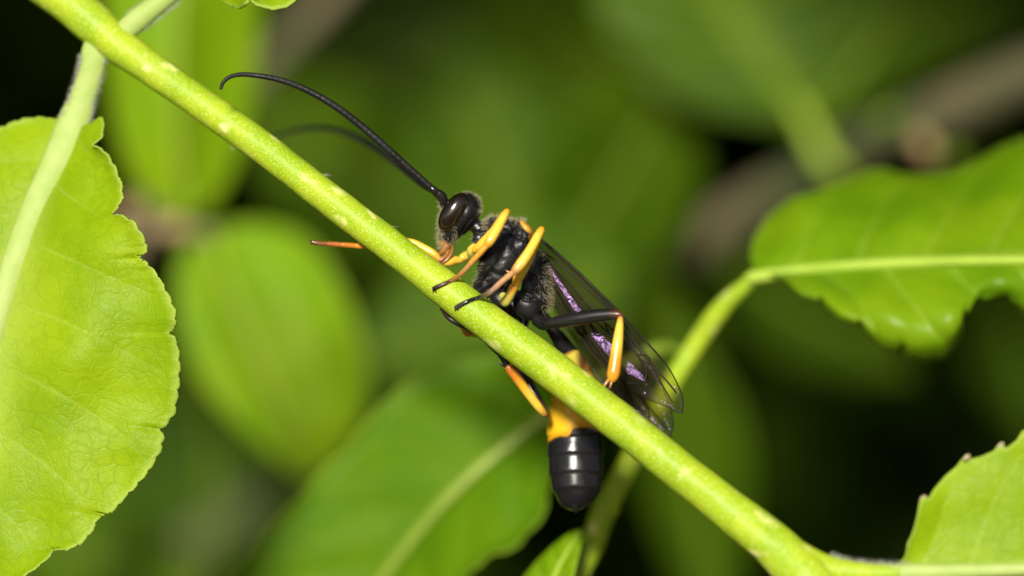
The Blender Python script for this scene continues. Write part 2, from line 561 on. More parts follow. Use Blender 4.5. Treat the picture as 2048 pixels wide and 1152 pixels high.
# ------------------------------------------------------------------ the thicket behind and the unseen shade canopy added overhead
def foliage(name, centers, size, mat, label, face=None):
    n = len(centers)
    u = np.linspace(0, 1, 5)
    prof = np.array([0.02, 0.34, 0.42, 0.27, 0.01])
    T = []
    for a, w in zip(u, prof):
        for s in (-1, 0, 1):
            T.append((s * w, a - 0.5, -0.10 * (a - .5) ** 2 + abs(s) * 0.10 * w / .42))
    T = np.array(T)
    tf = [(r * 3 + s, r * 3 + s + 1, r * 3 + s + 4, r * 3 + s + 3) for r in range(4) for s in range(2)]
    nr = rng.normal(0, 0.65, (n, 3)) + (np.array(face) if face is not None else np.array([0, -0.7, 0.7]))
    nr /= np.linalg.norm(nr, axis=1)[:, None]
    up = rng.normal(0, 1, (n, 3))
    a = np.cross(up, nr)
    a /= np.linalg.norm(a, axis=1)[:, None]
    b = np.cross(nr, a)
    s = rng.uniform(0.6, 1.3, n) * size
    V = centers[:, None] + s[:, None, None] * (T[None, :, 0:1] * a[:, None] + T[None, :, 1:2] * b[:, None] + T[None, :, 2:3] * nr[:, None])
    F = (np.arange(n)[:, None, None] * 15 + np.array(tf)[None]).reshape(-1, 4)
    o = mesh_obj(name, V.reshape(-1, 3), F, mat)
    o['kind'] = 'stuff'
    o['label'] = label
    o['category'] = 'foliage'
    return o

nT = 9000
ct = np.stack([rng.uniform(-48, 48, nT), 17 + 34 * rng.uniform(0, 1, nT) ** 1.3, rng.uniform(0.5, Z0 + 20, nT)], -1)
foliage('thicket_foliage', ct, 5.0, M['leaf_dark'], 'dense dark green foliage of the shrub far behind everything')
nC = 7500  # unseen leaves added overhead to keep the sun off the background
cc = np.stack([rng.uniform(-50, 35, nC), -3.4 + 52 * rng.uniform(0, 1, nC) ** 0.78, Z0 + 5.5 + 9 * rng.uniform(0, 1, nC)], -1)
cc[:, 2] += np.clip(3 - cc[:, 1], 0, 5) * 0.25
foliage('shade_canopy', cc, 4.6, M['leaf_dark'], 'unseen leaf canopy added overhead to shade the thicket', face=(0, -.3, 1))

# ------------------------------------------------------------------ leaves
def ruled_leaf(name, mat, parent, mid, right, left, n=160, m=24, bow=0.0, quilt=0.0, nv=6, vein_w=0.05, vein_s=1.0,
               sharp=True, edge_noise=0.0, thick=0.012, curl=0.0, fold=0.0, rise=0.0, scall=0.0, mid_w=0.05, mid_s=1.0, ns=9):
    """mid, right, left: (px, py, depth) from base to tip; rows run from the midrib out to the margin"""
    Mi = catmull(mid, n)
    V, vein, rimA, UV = [], [], [], []
    sides = []
    for sgn, mg in ((1, right), (-1, left)):
        mg = np.asarray(mg, float)
        if mg.shape[1] == 2:
            t = np.linspace(0, 1, len(mg))
            mg = np.hstack([mg, np.interp(t, np.linspace(0, 1, n), Mi[:, 2])[:, None]])
        E = (linear if sharp else catmull)(mg, n)
        if sharp:                                   # soften corners a touch
            E2 = E.copy()
            E2[1:-1] = (E[:-2] + 2 * E[1:-1] + E[2:]) / 4
            E = E2
        if scall or edge_noise:
            d = np.gradient(E[:, :2], axis=0)
            nn = np.stack([d[:, 1], -d[:, 0]], -1) / (np.linalg.norm(d, axis=1)[:, None] + 1e-9)
            out = np.sign(((E[:, :2] - Mi[:, :2]) * nn).sum(1))[:, None] * nn
            tt = np.linspace(0, 1, n)
            if scall:
                E[:, :2] += out * scall * ((np.abs(np.sin(tt * ns * math.pi)) ** 0.6 - 0.6) * np.sin(tt * math.pi) ** .5)[:, None]
            if edge_noise:
                E[:, :2] += out * edge_noise * rng.uniform(-1, 1, (n, 1))
        s = (np.linspace(0, 1, m) ** 0.9)
        Es = E.copy()
        if sharp:
            kk = max(3, n // 12)
            pad = np.vstack([np.repeat(E[:1], kk, 0), E, np.repeat(E[-1:], kk, 0)])
            cs = np.cumsum(np.vstack([np.zeros((1, 3)), pad]), 0)
            Es = (cs[2 * kk + 1:] - cs[:-2 * kk - 1]) / (2 * kk + 1)
            wgt = np.clip(np.minimum(np.arange(n), n - 1 - np.arange(n)) / kk, 0, 1)[:, None]
            Es = Es * wgt + E * (1 - wgt)
        G = Mi[:, None] * (1 - s)[None, :, None] + Es[:, None] * s[None, :, None] + (E - Es)[:, None] * (s ** 7)[None, :, None]
        tt = np.linspace(0, 1, n)[:, None]
        ph = tt * nv + (0.0 if sgn > 0 else 0.4) - 1.1 * s[None] ** 1.2
        fr = np.abs((ph + 0.5) % 1.0 - 0.5)          # distance to the nearest side vein
        env = np.sin(np.pi * np.clip(tt, 0, 1)) ** 0.5
        G[..., 2] += bow * np.sin(np.pi * s[None]) * env + fold * s[None] * env
        G[..., 2] += -quilt * (np.clip(fr * 2.4, 0, 1) ** 0.7) * np.sin(np.pi * np.clip(s[None] * 0.9, 0, 1)) * env
        G[..., 2] += -curl * np.clip((s[None] - 0.86) / 0.14, 0, 1) ** 2 * env
        if rise:
            for i in range(n):
                for j in range(m):
                    G[i, j, 2] += rise * noise.noise(Vector((G[i, j, 0] / 130, G[i, j, 1] / 130, 3.3))) * s[j]
        w = vein_w * (1.1 - s[None])
        vv = np.exp(-(fr / (w + 0.012)) ** 2) * vein_s * (1 - s[None] * 0.8) * np.ones_like(tt)
        vv = np.maximum(vv, np.exp(-(s[None] / mid_w) ** 2) * mid_s * np.ones_like(tt))
        sides.append(G)
        V.append(WA(G).reshape(-1, 3))
        vein.append(vv.ravel())
        rimA.append((np.clip((s[None] - 0.955) / 0.045, 0, 1) * np.ones_like(tt)).ravel())
        UV.append(np.stack(np.broadcast_arrays(tt, s[None] * sgn), -1).reshape(-1, 2))
    # weld the two halves along the midrib
    nm = n * m
    ia = np.arange(nm).reshape(n, m)
    ib = (np.arange(nm) + nm).reshape(n, m)
    ib2 = ib.copy()
    ib2[:, 0] = ia[:, 0]
    F = []
    for ii, flip in ((ia, False), (ib2, True)):
        q = np.stack([ii[:-1, :-1], ii[1:, :-1], ii[1:, 1:], ii[:-1, 1:]], -1).reshape(-1, 4)
        F += [tuple(x) for x in (q[:, ::-1] if flip else q)]
    V = np.vstack(V)
    A = np.concatenate(vein)
    R = np.concatenate(rimA)
    UV = np.vstack(UV)
    keep = np.ones(2 * nm, bool)
    keep[ib[:, 0]] = False
    remap = np.cumsum(keep) - 1
    F = [tuple(remap[i] for i in f) for f in F]
    o = mesh_obj(name, V[keep], F, mat, parent, attrs={'vein': A[keep], 'rim': R[keep]}, uv=UV[keep])
    so = o.modifiers.new('thickness', 'SOLIDIFY')
    so.thickness = thick
    so.offset = 0.0
    return o

def rib(name, pts, mat, parent, steps=50, n=12, flat=0.8):
    v, f = ptube(pts, n, steps, flat)
    return mesh_obj(name, v, f, mat, parent)

def stem_obj(name, pts, mat, parent, steps=260, n=28, lump=0.0):
    q = catmull(pts, steps)
    w = WA(q[:, :3])
    r = q[:, 3] / K
    v, f = tube(w, r, n)
    L = np.concatenate([[0], np.cumsum(np.linalg.norm(np.diff(w, axis=0), axis=1))])
    a = np.arange(n) / n * 2 * math.pi
    tri = np.arcsin(np.sin(a)) * 0.09
    uv = np.vstack([np.stack([np.repeat(L, n), np.tile(tri, steps)], -1), [[L[0], 0], [L[-1], 0]]])
    if lump:
        c = np.vstack([np.repeat(w, n, 0), w[0], w[-1]])
        for i in range(len(v)):
            d = v[i] - c[i]
            v[i] = c[i] + d * (1 + lump * noise.noise(Vector(v[i] * 3.2)) + lump * .6 * noise.noise(Vector(v[i] * 9.0)))
    return mesh_obj(name, v, f, mat, parent, uv=uv)

# ---- the main shoot the wasp clings to
main_path = [(-60, -140, .62, 40), (20, -80, .56, 42), (132, 0, .5, 44), (240, 93, .42, 38), (370, 185, .33, 33), (505, 280, .24, 32),
             (650, 392, .14, 33), (806, 512, .05, 34), (950, 625, -.03, 37), (1105, 740, -.12, 39),
             (1260, 862, -.22, 39), (1420, 990, -.33, 40), (1560, 1103, -.43, 46), (1640, 1195, -.5, 50), (1720, 1370, -.4, 56),
             (1980, 1900, .4, 70), (2150, 4000, 1.5, 80), (2200, 15500, 3.0, 90), (2200, 17800, 3.2, 95)]
shoot = thing('green_shoot', 'bright green shoot with pale spots that the wasp clings to', 'plant', Wd(2200, 17800, 3.2), 'green shoots of the shrub')
# finer in view than below it
main_stem = stem_obj('stem', main_path[:15], M['stem'], shoot, steps=420, n=32, lump=0.06)
low = stem_obj('stem_base', main_path[14:], M['stem'], shoot, steps=60, n=20)

L1mid = [(150, 254, .47), (130, 305, .41), (60, 440, .30), (5, 600, .20), (-35, 780, .14), (-60, 1000, .1), (-70, 1230, .1)]
L1r = [(150, 254, .47), (182, 247, .43), (205, 233, .36), (208, 250, .32), (205, 272, .28), (190, 284, .26), (184, 291, .25), (200, 296, .22), (215, 310, .2), (228, 330, .17),
       (236, 350, .15), (244, 370, .13), (245, 395, .12), (236, 415, .11), (223, 427, .12), (228, 432, .09), (245, 430, .06), (268, 445, .04), (286, 470, .02), (294, 490, .01),
       (292, 505, .0), (279, 517, .03), (283, 521, .01), (296, 527, -.01), (315, 550, -.03), (335, 585, -.04), (350, 620, -.05), (352, 645, -.04), (340, 669, -.02), (346, 672, -.05),
       (355, 688, -.05), (360, 725, -.06), (358, 770, -.06), (350, 825, -.06), (332, 851, -.05), (320, 858, -.03), (327, 872, -.05), (322, 900, -.06), (305, 930, -.06), (285, 958, -.06),
       (255, 990, -.06), (222, 1026, -.05), (202, 1031, -.03), (196, 1040, -.05), (185, 1062, -.06), (160, 1090, -.06), (128, 1101, -.05), (106, 1097, -.03), (104, 1108, -.05), (80, 1130, -.05),
       (40, 1158, -.05), (0, 1190, 0), (-70, 1230, .1)]
L1l = [(150, 254, .47), (125, 240, .47), (80, 234, .47), (40, 239, .47), (0, 256, .47), (-60, 300, .46), (-140, 380, .45), (-220, 500, .44), (-290, 650, .42), (-330, 800, .4), (-320, 950, .36),
       (-260, 1080, .3), (-160, 1180, .2), (-70, 1230, .1)]
leaf1 = ruled_leaf('leaf', M['leaf_young'], shoot, L1mid, L1r, L1l, n=620, m=60, bow=-0.05, quilt=0.012, nv=8, vein_w=0.022, vein_s=0.3,
                   edge_noise=1.4, scall=5, ns=46, curl=0.02, rise=0.13, thick=0.008, mid_w=0.16, mid_s=.5)
leaf1['label'] = 'large scalloped pale green leaf with a wide whitish midrib'
rib('midrib', [(204, 62, .43, 24), (190, 100, .43, 27), (186, 130, .43, 26), (168, 190, .44, 27), (148, 245, .43, 34), (122, 310, .385, 33), (62, 440, .285, 29), (6, 600, .185, 24), (-34, 780, .125, 16), (-60, 1000, .08, 9), (-70, 1220, .08, 3)],
    M['rib'], leaf1, steps=80, n=20, flat=0.5)
# white fuzz on the leaf stalk
def stalk_fuzz(pts, count, length, parent, side=None):
    q = catmull(pts, 60)
    w = WA(q[:, :3])
    t, Nn, B = frames(w)
    i = rng.integers(1, 59, count)
    a = rng.choice([-1, 1], count) * rng.normal(math.pi * .5, .3, count)
    nr = Nn[i] * np.cos(a)[:, None] + B[i] * np.sin(a)[:, None]
    nr = nr + t[i] * 0.2
    base = w[i] + nr * (q[i, 3] / K)[:, None] * 0.93
    v, f = hairs(base, nr, length, 0.0012, 0.5, 0.4)
    o = mesh_obj('fuzz', v, f, M['fuzz'], parent)
    o['kind'] = 'stuff'
    return o
stalk_fuzz([(188, 105, .42, 26), (184, 130, .43, 25), (168, 190, .44, 25), (150, 245, .42, 31)], 520, 0.034, leaf1)

L2mid = [(350, -20, .4), (480, -110, .3), (600, -190, .2), (760, -280, .1)]
L2r = [(350, -20), (400, -12), (430, -14), (443, 0), (455, 10), (480, 18), (494, 9), (500, -6), (504, 2), (515, 12), (545, 20), (575, 15), (591, 2), (597, -18), (640, -30), (700, -100), (750, -200), (760, -280)]
L2l = [(350, -20), (340, -90), (360, -170), (420, -250), (520, -310), (640, -330), (760, -280)]
L2r = [(a, b, .4 - .55 * min(1, k / 6)) for k, (a, b) in enumerate(L2r)]
leaf2 = ruled_leaf('leaf', M['leaf_young'], shoot, L2mid, L2r, L2l, n=200, m=24, edge_noise=1.0, quilt=.03)
rib('midrib', [(240, 70, .42, 22), (275, 40, .40, 24), (310, 12, .40, 22), (360, -26, .39, 20), (480, -112, .27, 15), (600, -190, .18, 9), (750, -275, .09, 3)], M['rib'], leaf2, flat=.7)
stalk_fuzz([(262, 52, .41, 24), (290, 30, .4, 23), (330, 0, .4, 21), (360, -26, .39, 20)], 200, 0.032, leaf2)

L3mid = [(1770, 1143, -.52), (1900, 1143, -.55), (2048, 1139, -.6), (2250, 1130, -.65), (2420, 1110, -.65)]
L3l = [(1770, 1140, -.52), (1800, 1134, -.5), (1818, 1112, -.5), (1816, 1088, -.5), (1826, 1066, -.5), (1834, 1035, -.5), (1838, 1010, -.5), (1840, 999, -.5), (1850, 994, -.5), (1857, 997, -.5), (1868, 978, -.5), (1890, 952, -.5),
       (1912, 934, -.5), (1924, 918, -.5), (1934, 913, -.5), (1944, 918, -.5), (1960, 914, -.5), (1988, 902, -.5), (1996, 889, -.5), (2006, 890, -.5), (2012, 897, -.5), (2034, 880, -.5), (2044, 862, -.5), (2060, 856, -.5), (2150, 810, -.5),
       (2280, 860, -.55), (2370, 980, -.6), (2420, 1110, -.65)]
L3r = [(1770, 1146), (1800, 1160), (1850, 1230), (1950, 1310), (2100, 1350), (2260, 1300), (2360, 1210), (2420, 1110)]
leaf3 = ruled_leaf('leaf', M['leaf_young'], shoot, L3mid, L3r, L3l, n=300, m=30, quilt=.01, nv=6, bow=.04, vein_s=.4, vein_w=.03, rise=.08)
rib('midrib', [(1690, 1143, -.50, 17), (1740, 1146, -.525, 18), (1790, 1146, -.545, 18), (1900, 1143, -.575, 15), (2048, 1139, -.62, 12), (2250, 1130, -.67, 8), (2410, 1111, -.66, 3)], M['rib'], leaf3, flat=.7)
stem_obj('petiole', [(1470, 1034, -.385, 34), (1540, 1088, -.43, 40), (1600, 1122, -.46, 37), (1660, 1139, -.49, 27), (1730, 1146, -.52, 20), (1800, 1147, -.54, 17)], M['stem'], leaf3, steps=70, n=24)
stalk_fuzz([(1650, 1137, -.485, 28), (1690, 1143, -.505, 23), (1740, 1146, -.525, 19), (1820, 1147, -.55, 16)], 420, 0.035, leaf3)
# pale callus at each tooth
for (tx, ty) in ((1846, 997), (1933, 915), (2001, 891)):
    v, f = pell(tx, ty, -.5, 9, 5, 5, -40, 12, 8)
    mesh_obj('tooth_tip', v, f, M['callus'], leaf3)
# a few bristles and bumps on the stem
def stem_point(px):
    q = catmull(main_path[:15], 600)
    i = int(np.argmin(np.abs(q[:, 0] - px)))
    w = WA(q[:, :3])
    t = w[min(i + 1, 599)] - w[max(i - 1, 0)]
    t /= np.linalg.norm(t)
    return w[i], t, q[i, 3] / K
bv, bn = [], []
for px, sd, cnt in ((478, -1, 4), (629, 1, 3), (770, 1, 1)):
    c, t, r = stem_point(px)
    n_ = np.cross(t, [0, -1, 0])
    n_ /= np.linalg.norm(n_)
    n_ *= (1 if n_[2] > 0 else -1) * sd
    for k in range(cnt):
        bv.append(c + n_ * r * 0.97 + t * rng.normal(0, .012))
        bn.append(n_ * 0.5 + t * 0.8)
v, f = hairs(np.array(bv), np.array(bn), 0.05, 0.0013, .3, .25)
o = mesh_obj('bristles', v, f, M['fuzz'], shoot)
o['kind'] = 'stuff'

# ---- the second shoot, out of focus behind
shoot2 = thing('green_shoot', 'blurred yellow-green shoot behind the wasp bearing the wide scalloped leaf', 'plant', Wd(900, 17000, 2.5), 'green shoots of the shrub')
st2 = [(1515, 548, 1.30, 14), (1490, 572, 1.33, 17), (1440, 622, 1.42, 22), (1375, 715, 1.5, 22), (1310, 825, 1.35, 23), (1257, 928, 1.15, 25), (1213, 1012, 1.1, 27), (1182, 1095, 1.1, 26), (1147, 1160, 1.1, 28), (1060, 1350, 1.3, 34)]
stem_obj('stem', st2, M['stem'], shoot2, steps=160, n=20, lump=.08)
stem_obj('stem_base', [st2[-1], (950, 2400, 2.2, 45), (900, 9000, 2.4, 60), (900, 17000, 2.5, 70)], M['stem'], shoot2, steps=50, n=16)
for k, (bx, by, ba, bb, bc) in enumerate(((1224, 1012, 22, 14, 60), (1449, 604, 24, 15, -50))):
    v, f = pell(bx, by, 1.08 if by > 800 else 1.40, ba, bb, bb, bc, 14, 10)
    mesh_obj('bud', v, f, M['stem'], shoot2)
L4mid = [(1512, 546, 1.30), (1600, 541, 1.25), (1700, 532, 1.15), (1850, 524, 1.05), (2048, 521, 0.90), (2250, 526, 0.85), (2420, 535, 0.85)]
L4u = [(1512, 546, 1.30), (1500, 515, 1.40), (1506, 480, 1.50), (1535, 432, 1.65), (1580, 396, 1.75), (1635, 380, 1.85), (1690, 362, 1.90), (1740, 336, 1.95), (1765, 334, 1.95), (1800, 346, 1.95), (1850, 348, 1.95), (1905, 345, 1.95), (1950, 322, 1.95), (2000, 292, 1.95),
       (2048, 272, 1.95), (2150, 280, 1.85), (2300, 390, 1.45), (2420, 535, 0.85)]
L4d = [(1512, 546, 1.30), (1575, 552, 1.15), (1586, 572, 1.05), (1605, 592, 1.00), (1638, 600, 0.95), (1648, 588, 1.00), (1652, 612, 0.95), (1680, 640, 0.90), (1714, 652, 0.85), (1726, 643, 0.90), (1734, 670, 0.85), (1765, 697, 0.80), (1794, 707, 0.80), (1804, 697, 0.80), (1820, 715, 0.75),
       (1850, 722, 0.75), (1888, 718, 0.75), (1912, 688, 0.80), (1926, 658, 0.85), (1918, 634, 0.95), (1937, 630, 0.90), (1928, 600, 1.05), (1940, 588, 0.95), (1962, 604, 0.90), (1992, 600, 0.90), (2006, 588, 0.90), (2018, 612, 0.85), (2048, 632, 0.80), (2120, 640, 0.75), (2260, 600, 0.75), (2420, 535, 0.85)]
leaf4 = ruled_leaf('leaf', M['leaf_rich'], shoot2, L4mid, L4d, L4u, n=320, m=30, quilt=.05, nv=7, vein_s=.3, curl=-.10, rise=.25, bow=-.06)
rib('midrib', [(1500, 556, 1.27, 14), (1600, 541, 1.21, 12), (1700, 532, 1.11, 11), (1850, 524, 1.01, 10), (2048, 521, 0.86, 9), (2250, 526, 0.81, 6), (2410, 535, 0.82, 2)], M['rib_mid'], leaf4, flat=.7)
leaf4['label'] = 'wide green leaf with curled scalloped lower margin'
L5mid = [(1075, 1260, 0.90), (1110, 1150, 0.85), (1140, 1100, 0.85), (1162, 1058, 0.90)]
L5l = [(1075, 1260, 0.90), (1020, 1200, 1.10), (1050, 1152, 1.05), (1075, 1122, 1.00), (1105, 1093, 0.98), (1135, 1070, 0.95), (1162, 1058, 0.90)]
L5r = [(1075, 1260, 0.90), (1130, 1210, 0.75), (1148, 1150, 0.72), (1158, 1110, 0.76), (1166, 1080, 0.84), (1162, 1058, 0.90)]
leaf5 = ruled_leaf('leaf', M['leaf_mid'], shoot2, L5mid, L5r, L5l, n=60, m=14, quilt=.03)
rib('midrib', [(1090, 1290, 1.25, 9), (1076, 1262, .95, 8), (1110, 1150, .83, 6), (1160, 1062, .87, 2)], M['rib_mid'], leaf5, steps=24)
L6mid = [(1135, 800, 2.00), (1080, 835, 2.00), (930, 962, 2.00), (800, 1110, 2.10), (700, 1260, 2.20), (620, 1420, 2.30)]
L6l = [(1135, 800, 2.00), (1120, 740, 2.20), (1060, 716, 2.30), (980, 712, 2.30), (900, 720, 2.30), (850, 742, 2.30), (790, 778, 2.30), (700, 885, 2.30), (620, 968, 2.30), (540, 1060, 2.30), (470, 1150, 2.30), (440, 1250, 2.30), (500, 1370, 2.30), (620, 1420, 2.30)]
L6r = [(1135, 800, 2.00), (1128, 870, 1.90), (1098, 960, 1.75), (1092, 1015, 1.70), (1078, 1042, 1.70), (1058, 1066, 1.70), (1040, 1088, 1.65), (1010, 1103, 1.65), (990, 1104, 1.65), (965, 1128, 1.65), (938, 1140, 1.65), (905, 1200, 1.70), (810, 1320, 1.90), (700, 1400, 2.10), (620, 1420, 2.30)]
leaf6 = ruled_leaf('leaf', M['leaf_full'], shoot2, L6mid, L6r, L6l, n=160, m=24, quilt=.03, nv=6, vein_s=.15, curl=.06, scall=8)
rib('midrib', [(1372, 718, 1.5, 12), (1330, 694, 1.95, 14), (1230, 740, 2.0, 14), (1135, 800, 1.96, 14), (930, 962, 1.95, 15), (800, 1110, 2.05, 13), (700, 1260, 2.16, 9), (625, 1410, 2.27, 4)], M['rib_soft'], leaf6, flat=.7)
leaf6['label'] = 'big soft-edged green leaf below the wasp'

# ---- twig at the left with two round leaves
twig = thing('thin_twig', 'thin brown twig with two blurred rounded leaves behind the green stem', 'plant', Wd(0, 15000, 5), 'woody twigs of the shrub')
rib('stem', [(430, 468, 5.90, 15), (390, 462, 6.00, 20), (330, 462, 6.05, 24), (250, 450, 6.10, 26), (160, 480, 6.20, 28), (90, 640, 6.20, 32), (40, 1000, 6.20, 38), (0, 2000, 6.20, 50), (0, 15000, 6.20, 60)], M['bark'], twig, steps=120)
for bx, by, a in ((350, 455, 46), (258, 425, 34)):
    v, f = pell(bx, by, 5.95, a, 24, 24, -10, 16, 10)
    mesh_obj('bud', v, f, M['bud'], twig)
LAmid = [(425, 468, 5.90), (450, 560, 5.75), (520, 720, 5.60), (580, 870, 5.60), (612, 956, 5.70)]
LAl = [(425, 468, 5.90), (390, 470, 6.00), (362, 520, 6.00), (352, 600, 5.90), (374, 700, 5.80), (424, 790, 5.70), (500, 870, 5.70), (570, 930, 5.70), (612, 956, 5.70)]
LAr = [(425, 468, 5.90), (460, 450, 5.95), (520, 446, 5.90), (590, 466, 5.80), (642, 512, 5.70), (690, 590, 5.60), (722, 675, 5.50), (735, 760, 5.50), (715, 850, 5.50), (668, 920, 5.60), (612, 956, 5.70)]
lA = ruled_leaf('leaf', M['leaf_mid'], twig, LAmid, LAr, LAl, n=90, m=18, sharp=False, bow=.1, quilt=.0, vein_s=.08)
rib('midrib', [(395, 462, 6.00, 9), (425, 468, 5.88, 9), (450, 560, 5.72, 9), (520, 720, 5.57, 8), (580, 870, 5.57, 5), (610, 950, 5.68, 2)], M['rib_mid'], lA, steps=30)
LBmid = [(372, 440, 5.90), (355, 300, 5.70), (350, 120, 5.60), (360, -80, 5.60), (380, -330, 5.70)]
LBl = [(372, 440, 5.90), (300, 400, 5.80), (248, 318, 5.70), (222, 210, 5.60), (212, 90, 5.50), (215, -60, 5.50), (270, -220, 5.60), (380, -330, 5.70)]
LBr = [(372, 440, 5.90), (425, 405, 5.90), (468, 330, 5.90), (498, 215, 5.90), (515, 100, 5.90), (520, -60, 5.80), (470, -220, 5.80), (380, -330, 5.70)]
lB = ruled_leaf('leaf', M['leaf_mid'], twig, LBmid, LBr, LBl, n=90, m=18, sharp=False, fold=.05, bow=.05, vein_s=.08)
rib('midrib', [(340, 462, 6.05, 9), (372, 440, 5.88, 9), (355, 300, 5.67, 9), (350, 120, 5.57, 8), (360, -80, 5.57, 6), (380, -320, 5.68, 2)], M['rib_mid'], lB, steps=30)

# ---- woody branch crossing the background, with the shaded leaves it bears
branch = thing('woody_branch', 'blurred grey-brown branch slanting across the shaded background', 'branch', Wd(-700, 13800, 12), 'woody twigs of the shrub')
br = [(-700, 13800, 12.00, 90), (-650, 4000, 11.80, 75), (-300, 1650, 11.60, 66), (100, 1290, 11.50, 60), (250, 1185, 11.40, 56), (430, 1060, 11.20, 54), (570, 962, 11.00, 52), (800, 820, 10.60, 52), (1000, 705, 10.00, 50), (1200, 598, 9.50, 48),
      (1330, 520, 9.50, 46), (1450, 450, 9.20, 46), (1600, 368, 8.60, 44), (1750, 285, 7.60, 48), (1900, 212, 7.00, 54), (2048, 150, 6.80, 52), (2300, 20, 6.80, 40), (2600, -250, 7.00, 26), (2700, -500, 7.50, 10)]
q = catmull(br, 260)
w = WA(q[:, :3])
v, f = tube(w, q[:, 3] / K * 1.3, 20)
for i in range(len(v)):
    v[i] += 0.05 * np.array(noise.noise_vector(Vector(v[i] * 1.3)))
mesh_obj('wood', v, f, M['bark'], branch)
for bx, by, a, b, ang in ((1850, 290, 46, 26, 60), (1905, 318, 40, 22, -30), (1460, 432, 36, 24, 20), (1250, 560, 40, 26, -30), (1775, 235, 40, 20, -20)):
    v, f = pell(bx, by, 9.1 if bx < 1500 else 6.7, a, b, b, ang, 14, 10)
    mesh_obj('bud', v, f, M['bud'] if a != 40 else M['rib_deep'], branch)

def far_leaf(mid, r, l, mat, ribr=10, **kw):
    o = ruled_leaf('leaf', M[mat], branch, mid, r, l, n=60, m=12, sharp=False, **kw)
    rib('midrib', [(a, b, c - .03, ribr * (1 - .8 * k / (len(mid) - 1))) for k, (a, b, c) in enumerate(mid)], M['rib_deep'], o, steps=24, n=8)
    return o

def oval(cx, cy, a, b, ang, y0, y1, mat, tilt=0.0, stalk=None):
    """broad leaf: base at -a, tip at +a along the image angle"""
    t = math.radians(ang)
    ux, uy = math.cos(t), math.sin(t)
    def pt(s, o, dy=0):
        return (cx + ux * s * a - uy * o * b, cy + uy * s * a + ux * o * b, y0 + (y1 - y0) * (s + 1) / 2 + tilt * o + dy)
    prof = [(-1, 0), (-.92, .38), (-.7, .78), (-.35, 1), (.05, .95), (.45, .68), (.78, .33), (1, 0)]
    o = far_leaf([pt(-1, 0), pt(-.4, 0, .05), (pt(.3, 0, .05)), pt(1, 0)], [pt(s, o_) for s, o_ in prof], [pt(s, -o_) for s, o_ in prof], mat, quilt=.03)
    if stalk:
        b0 = pt(-1, 0)
        rib('petiole', [(stalk[0], stalk[1], 9.5, 12), ((stalk[0] + b0[0]) / 2 + 10, (stalk[1] + b0[1]) / 2, (9.5 + b0[2]) / 2, 11), (b0[0], b0[1], b0[2], 10)], M['rib_deep'], o, steps=14, n=8)
    return o

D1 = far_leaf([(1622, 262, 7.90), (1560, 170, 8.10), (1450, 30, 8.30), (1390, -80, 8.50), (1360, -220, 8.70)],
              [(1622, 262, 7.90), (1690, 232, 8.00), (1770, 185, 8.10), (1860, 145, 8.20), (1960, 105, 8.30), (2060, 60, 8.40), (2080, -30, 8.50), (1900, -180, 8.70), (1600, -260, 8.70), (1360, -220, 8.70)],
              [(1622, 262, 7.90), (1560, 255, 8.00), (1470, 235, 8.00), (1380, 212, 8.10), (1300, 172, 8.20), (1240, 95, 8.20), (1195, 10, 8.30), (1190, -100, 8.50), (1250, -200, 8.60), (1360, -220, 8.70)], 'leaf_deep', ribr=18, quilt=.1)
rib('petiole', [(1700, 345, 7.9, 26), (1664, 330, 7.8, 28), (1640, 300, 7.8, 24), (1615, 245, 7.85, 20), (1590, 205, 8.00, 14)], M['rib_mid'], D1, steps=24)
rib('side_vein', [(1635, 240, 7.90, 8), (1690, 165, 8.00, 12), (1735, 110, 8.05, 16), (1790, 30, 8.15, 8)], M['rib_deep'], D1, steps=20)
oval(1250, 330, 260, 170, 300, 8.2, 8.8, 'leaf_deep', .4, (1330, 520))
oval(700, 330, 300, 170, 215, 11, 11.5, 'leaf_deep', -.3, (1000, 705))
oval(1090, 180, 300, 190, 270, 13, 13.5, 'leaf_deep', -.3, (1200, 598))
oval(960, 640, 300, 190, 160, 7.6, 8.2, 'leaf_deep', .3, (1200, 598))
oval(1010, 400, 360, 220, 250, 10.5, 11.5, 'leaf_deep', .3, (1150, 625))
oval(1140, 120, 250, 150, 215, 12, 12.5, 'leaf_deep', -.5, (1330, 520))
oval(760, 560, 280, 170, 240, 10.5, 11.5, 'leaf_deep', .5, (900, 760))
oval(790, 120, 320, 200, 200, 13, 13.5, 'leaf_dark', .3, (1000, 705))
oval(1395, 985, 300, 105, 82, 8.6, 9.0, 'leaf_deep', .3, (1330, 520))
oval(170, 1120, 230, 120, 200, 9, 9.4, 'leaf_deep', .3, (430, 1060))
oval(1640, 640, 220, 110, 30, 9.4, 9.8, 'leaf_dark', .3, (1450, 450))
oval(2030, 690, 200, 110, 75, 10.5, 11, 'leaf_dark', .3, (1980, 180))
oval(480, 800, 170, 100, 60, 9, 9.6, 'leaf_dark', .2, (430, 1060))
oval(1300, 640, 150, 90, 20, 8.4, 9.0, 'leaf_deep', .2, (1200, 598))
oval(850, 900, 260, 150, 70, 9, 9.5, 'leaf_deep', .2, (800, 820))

twig2 = thing('bare_twig', 'blurred tan twig behind the tip of the antenna', 'branch', Wd(-300, 14000, 9.5), 'woody twigs of the shrub')
rib('wood', [(-300, 14000, 9.5, 80), (-250, 4000, 9.3, 60), (-60, 1400, 9.2, 48), (150, 700, 9.1, 40), (380, 300, 9, 36), (520, 140, 9, 32), (620, 35, 9, 38), (720, -70, 9, 30), (900, -260, 9, 24), (1000, -400, 9, 10)], M['bark'], twig2, steps=140)

# ------------------------------------------------------------------ the wasp
wasp = thing('wasp', 'slender black wasp with orange-yellow legs and smoky wings clinging to the green stem', 'wasp', Wd(950, 610, .2))
YM = 0.20            # depth of the body's middle plane
pieces = []
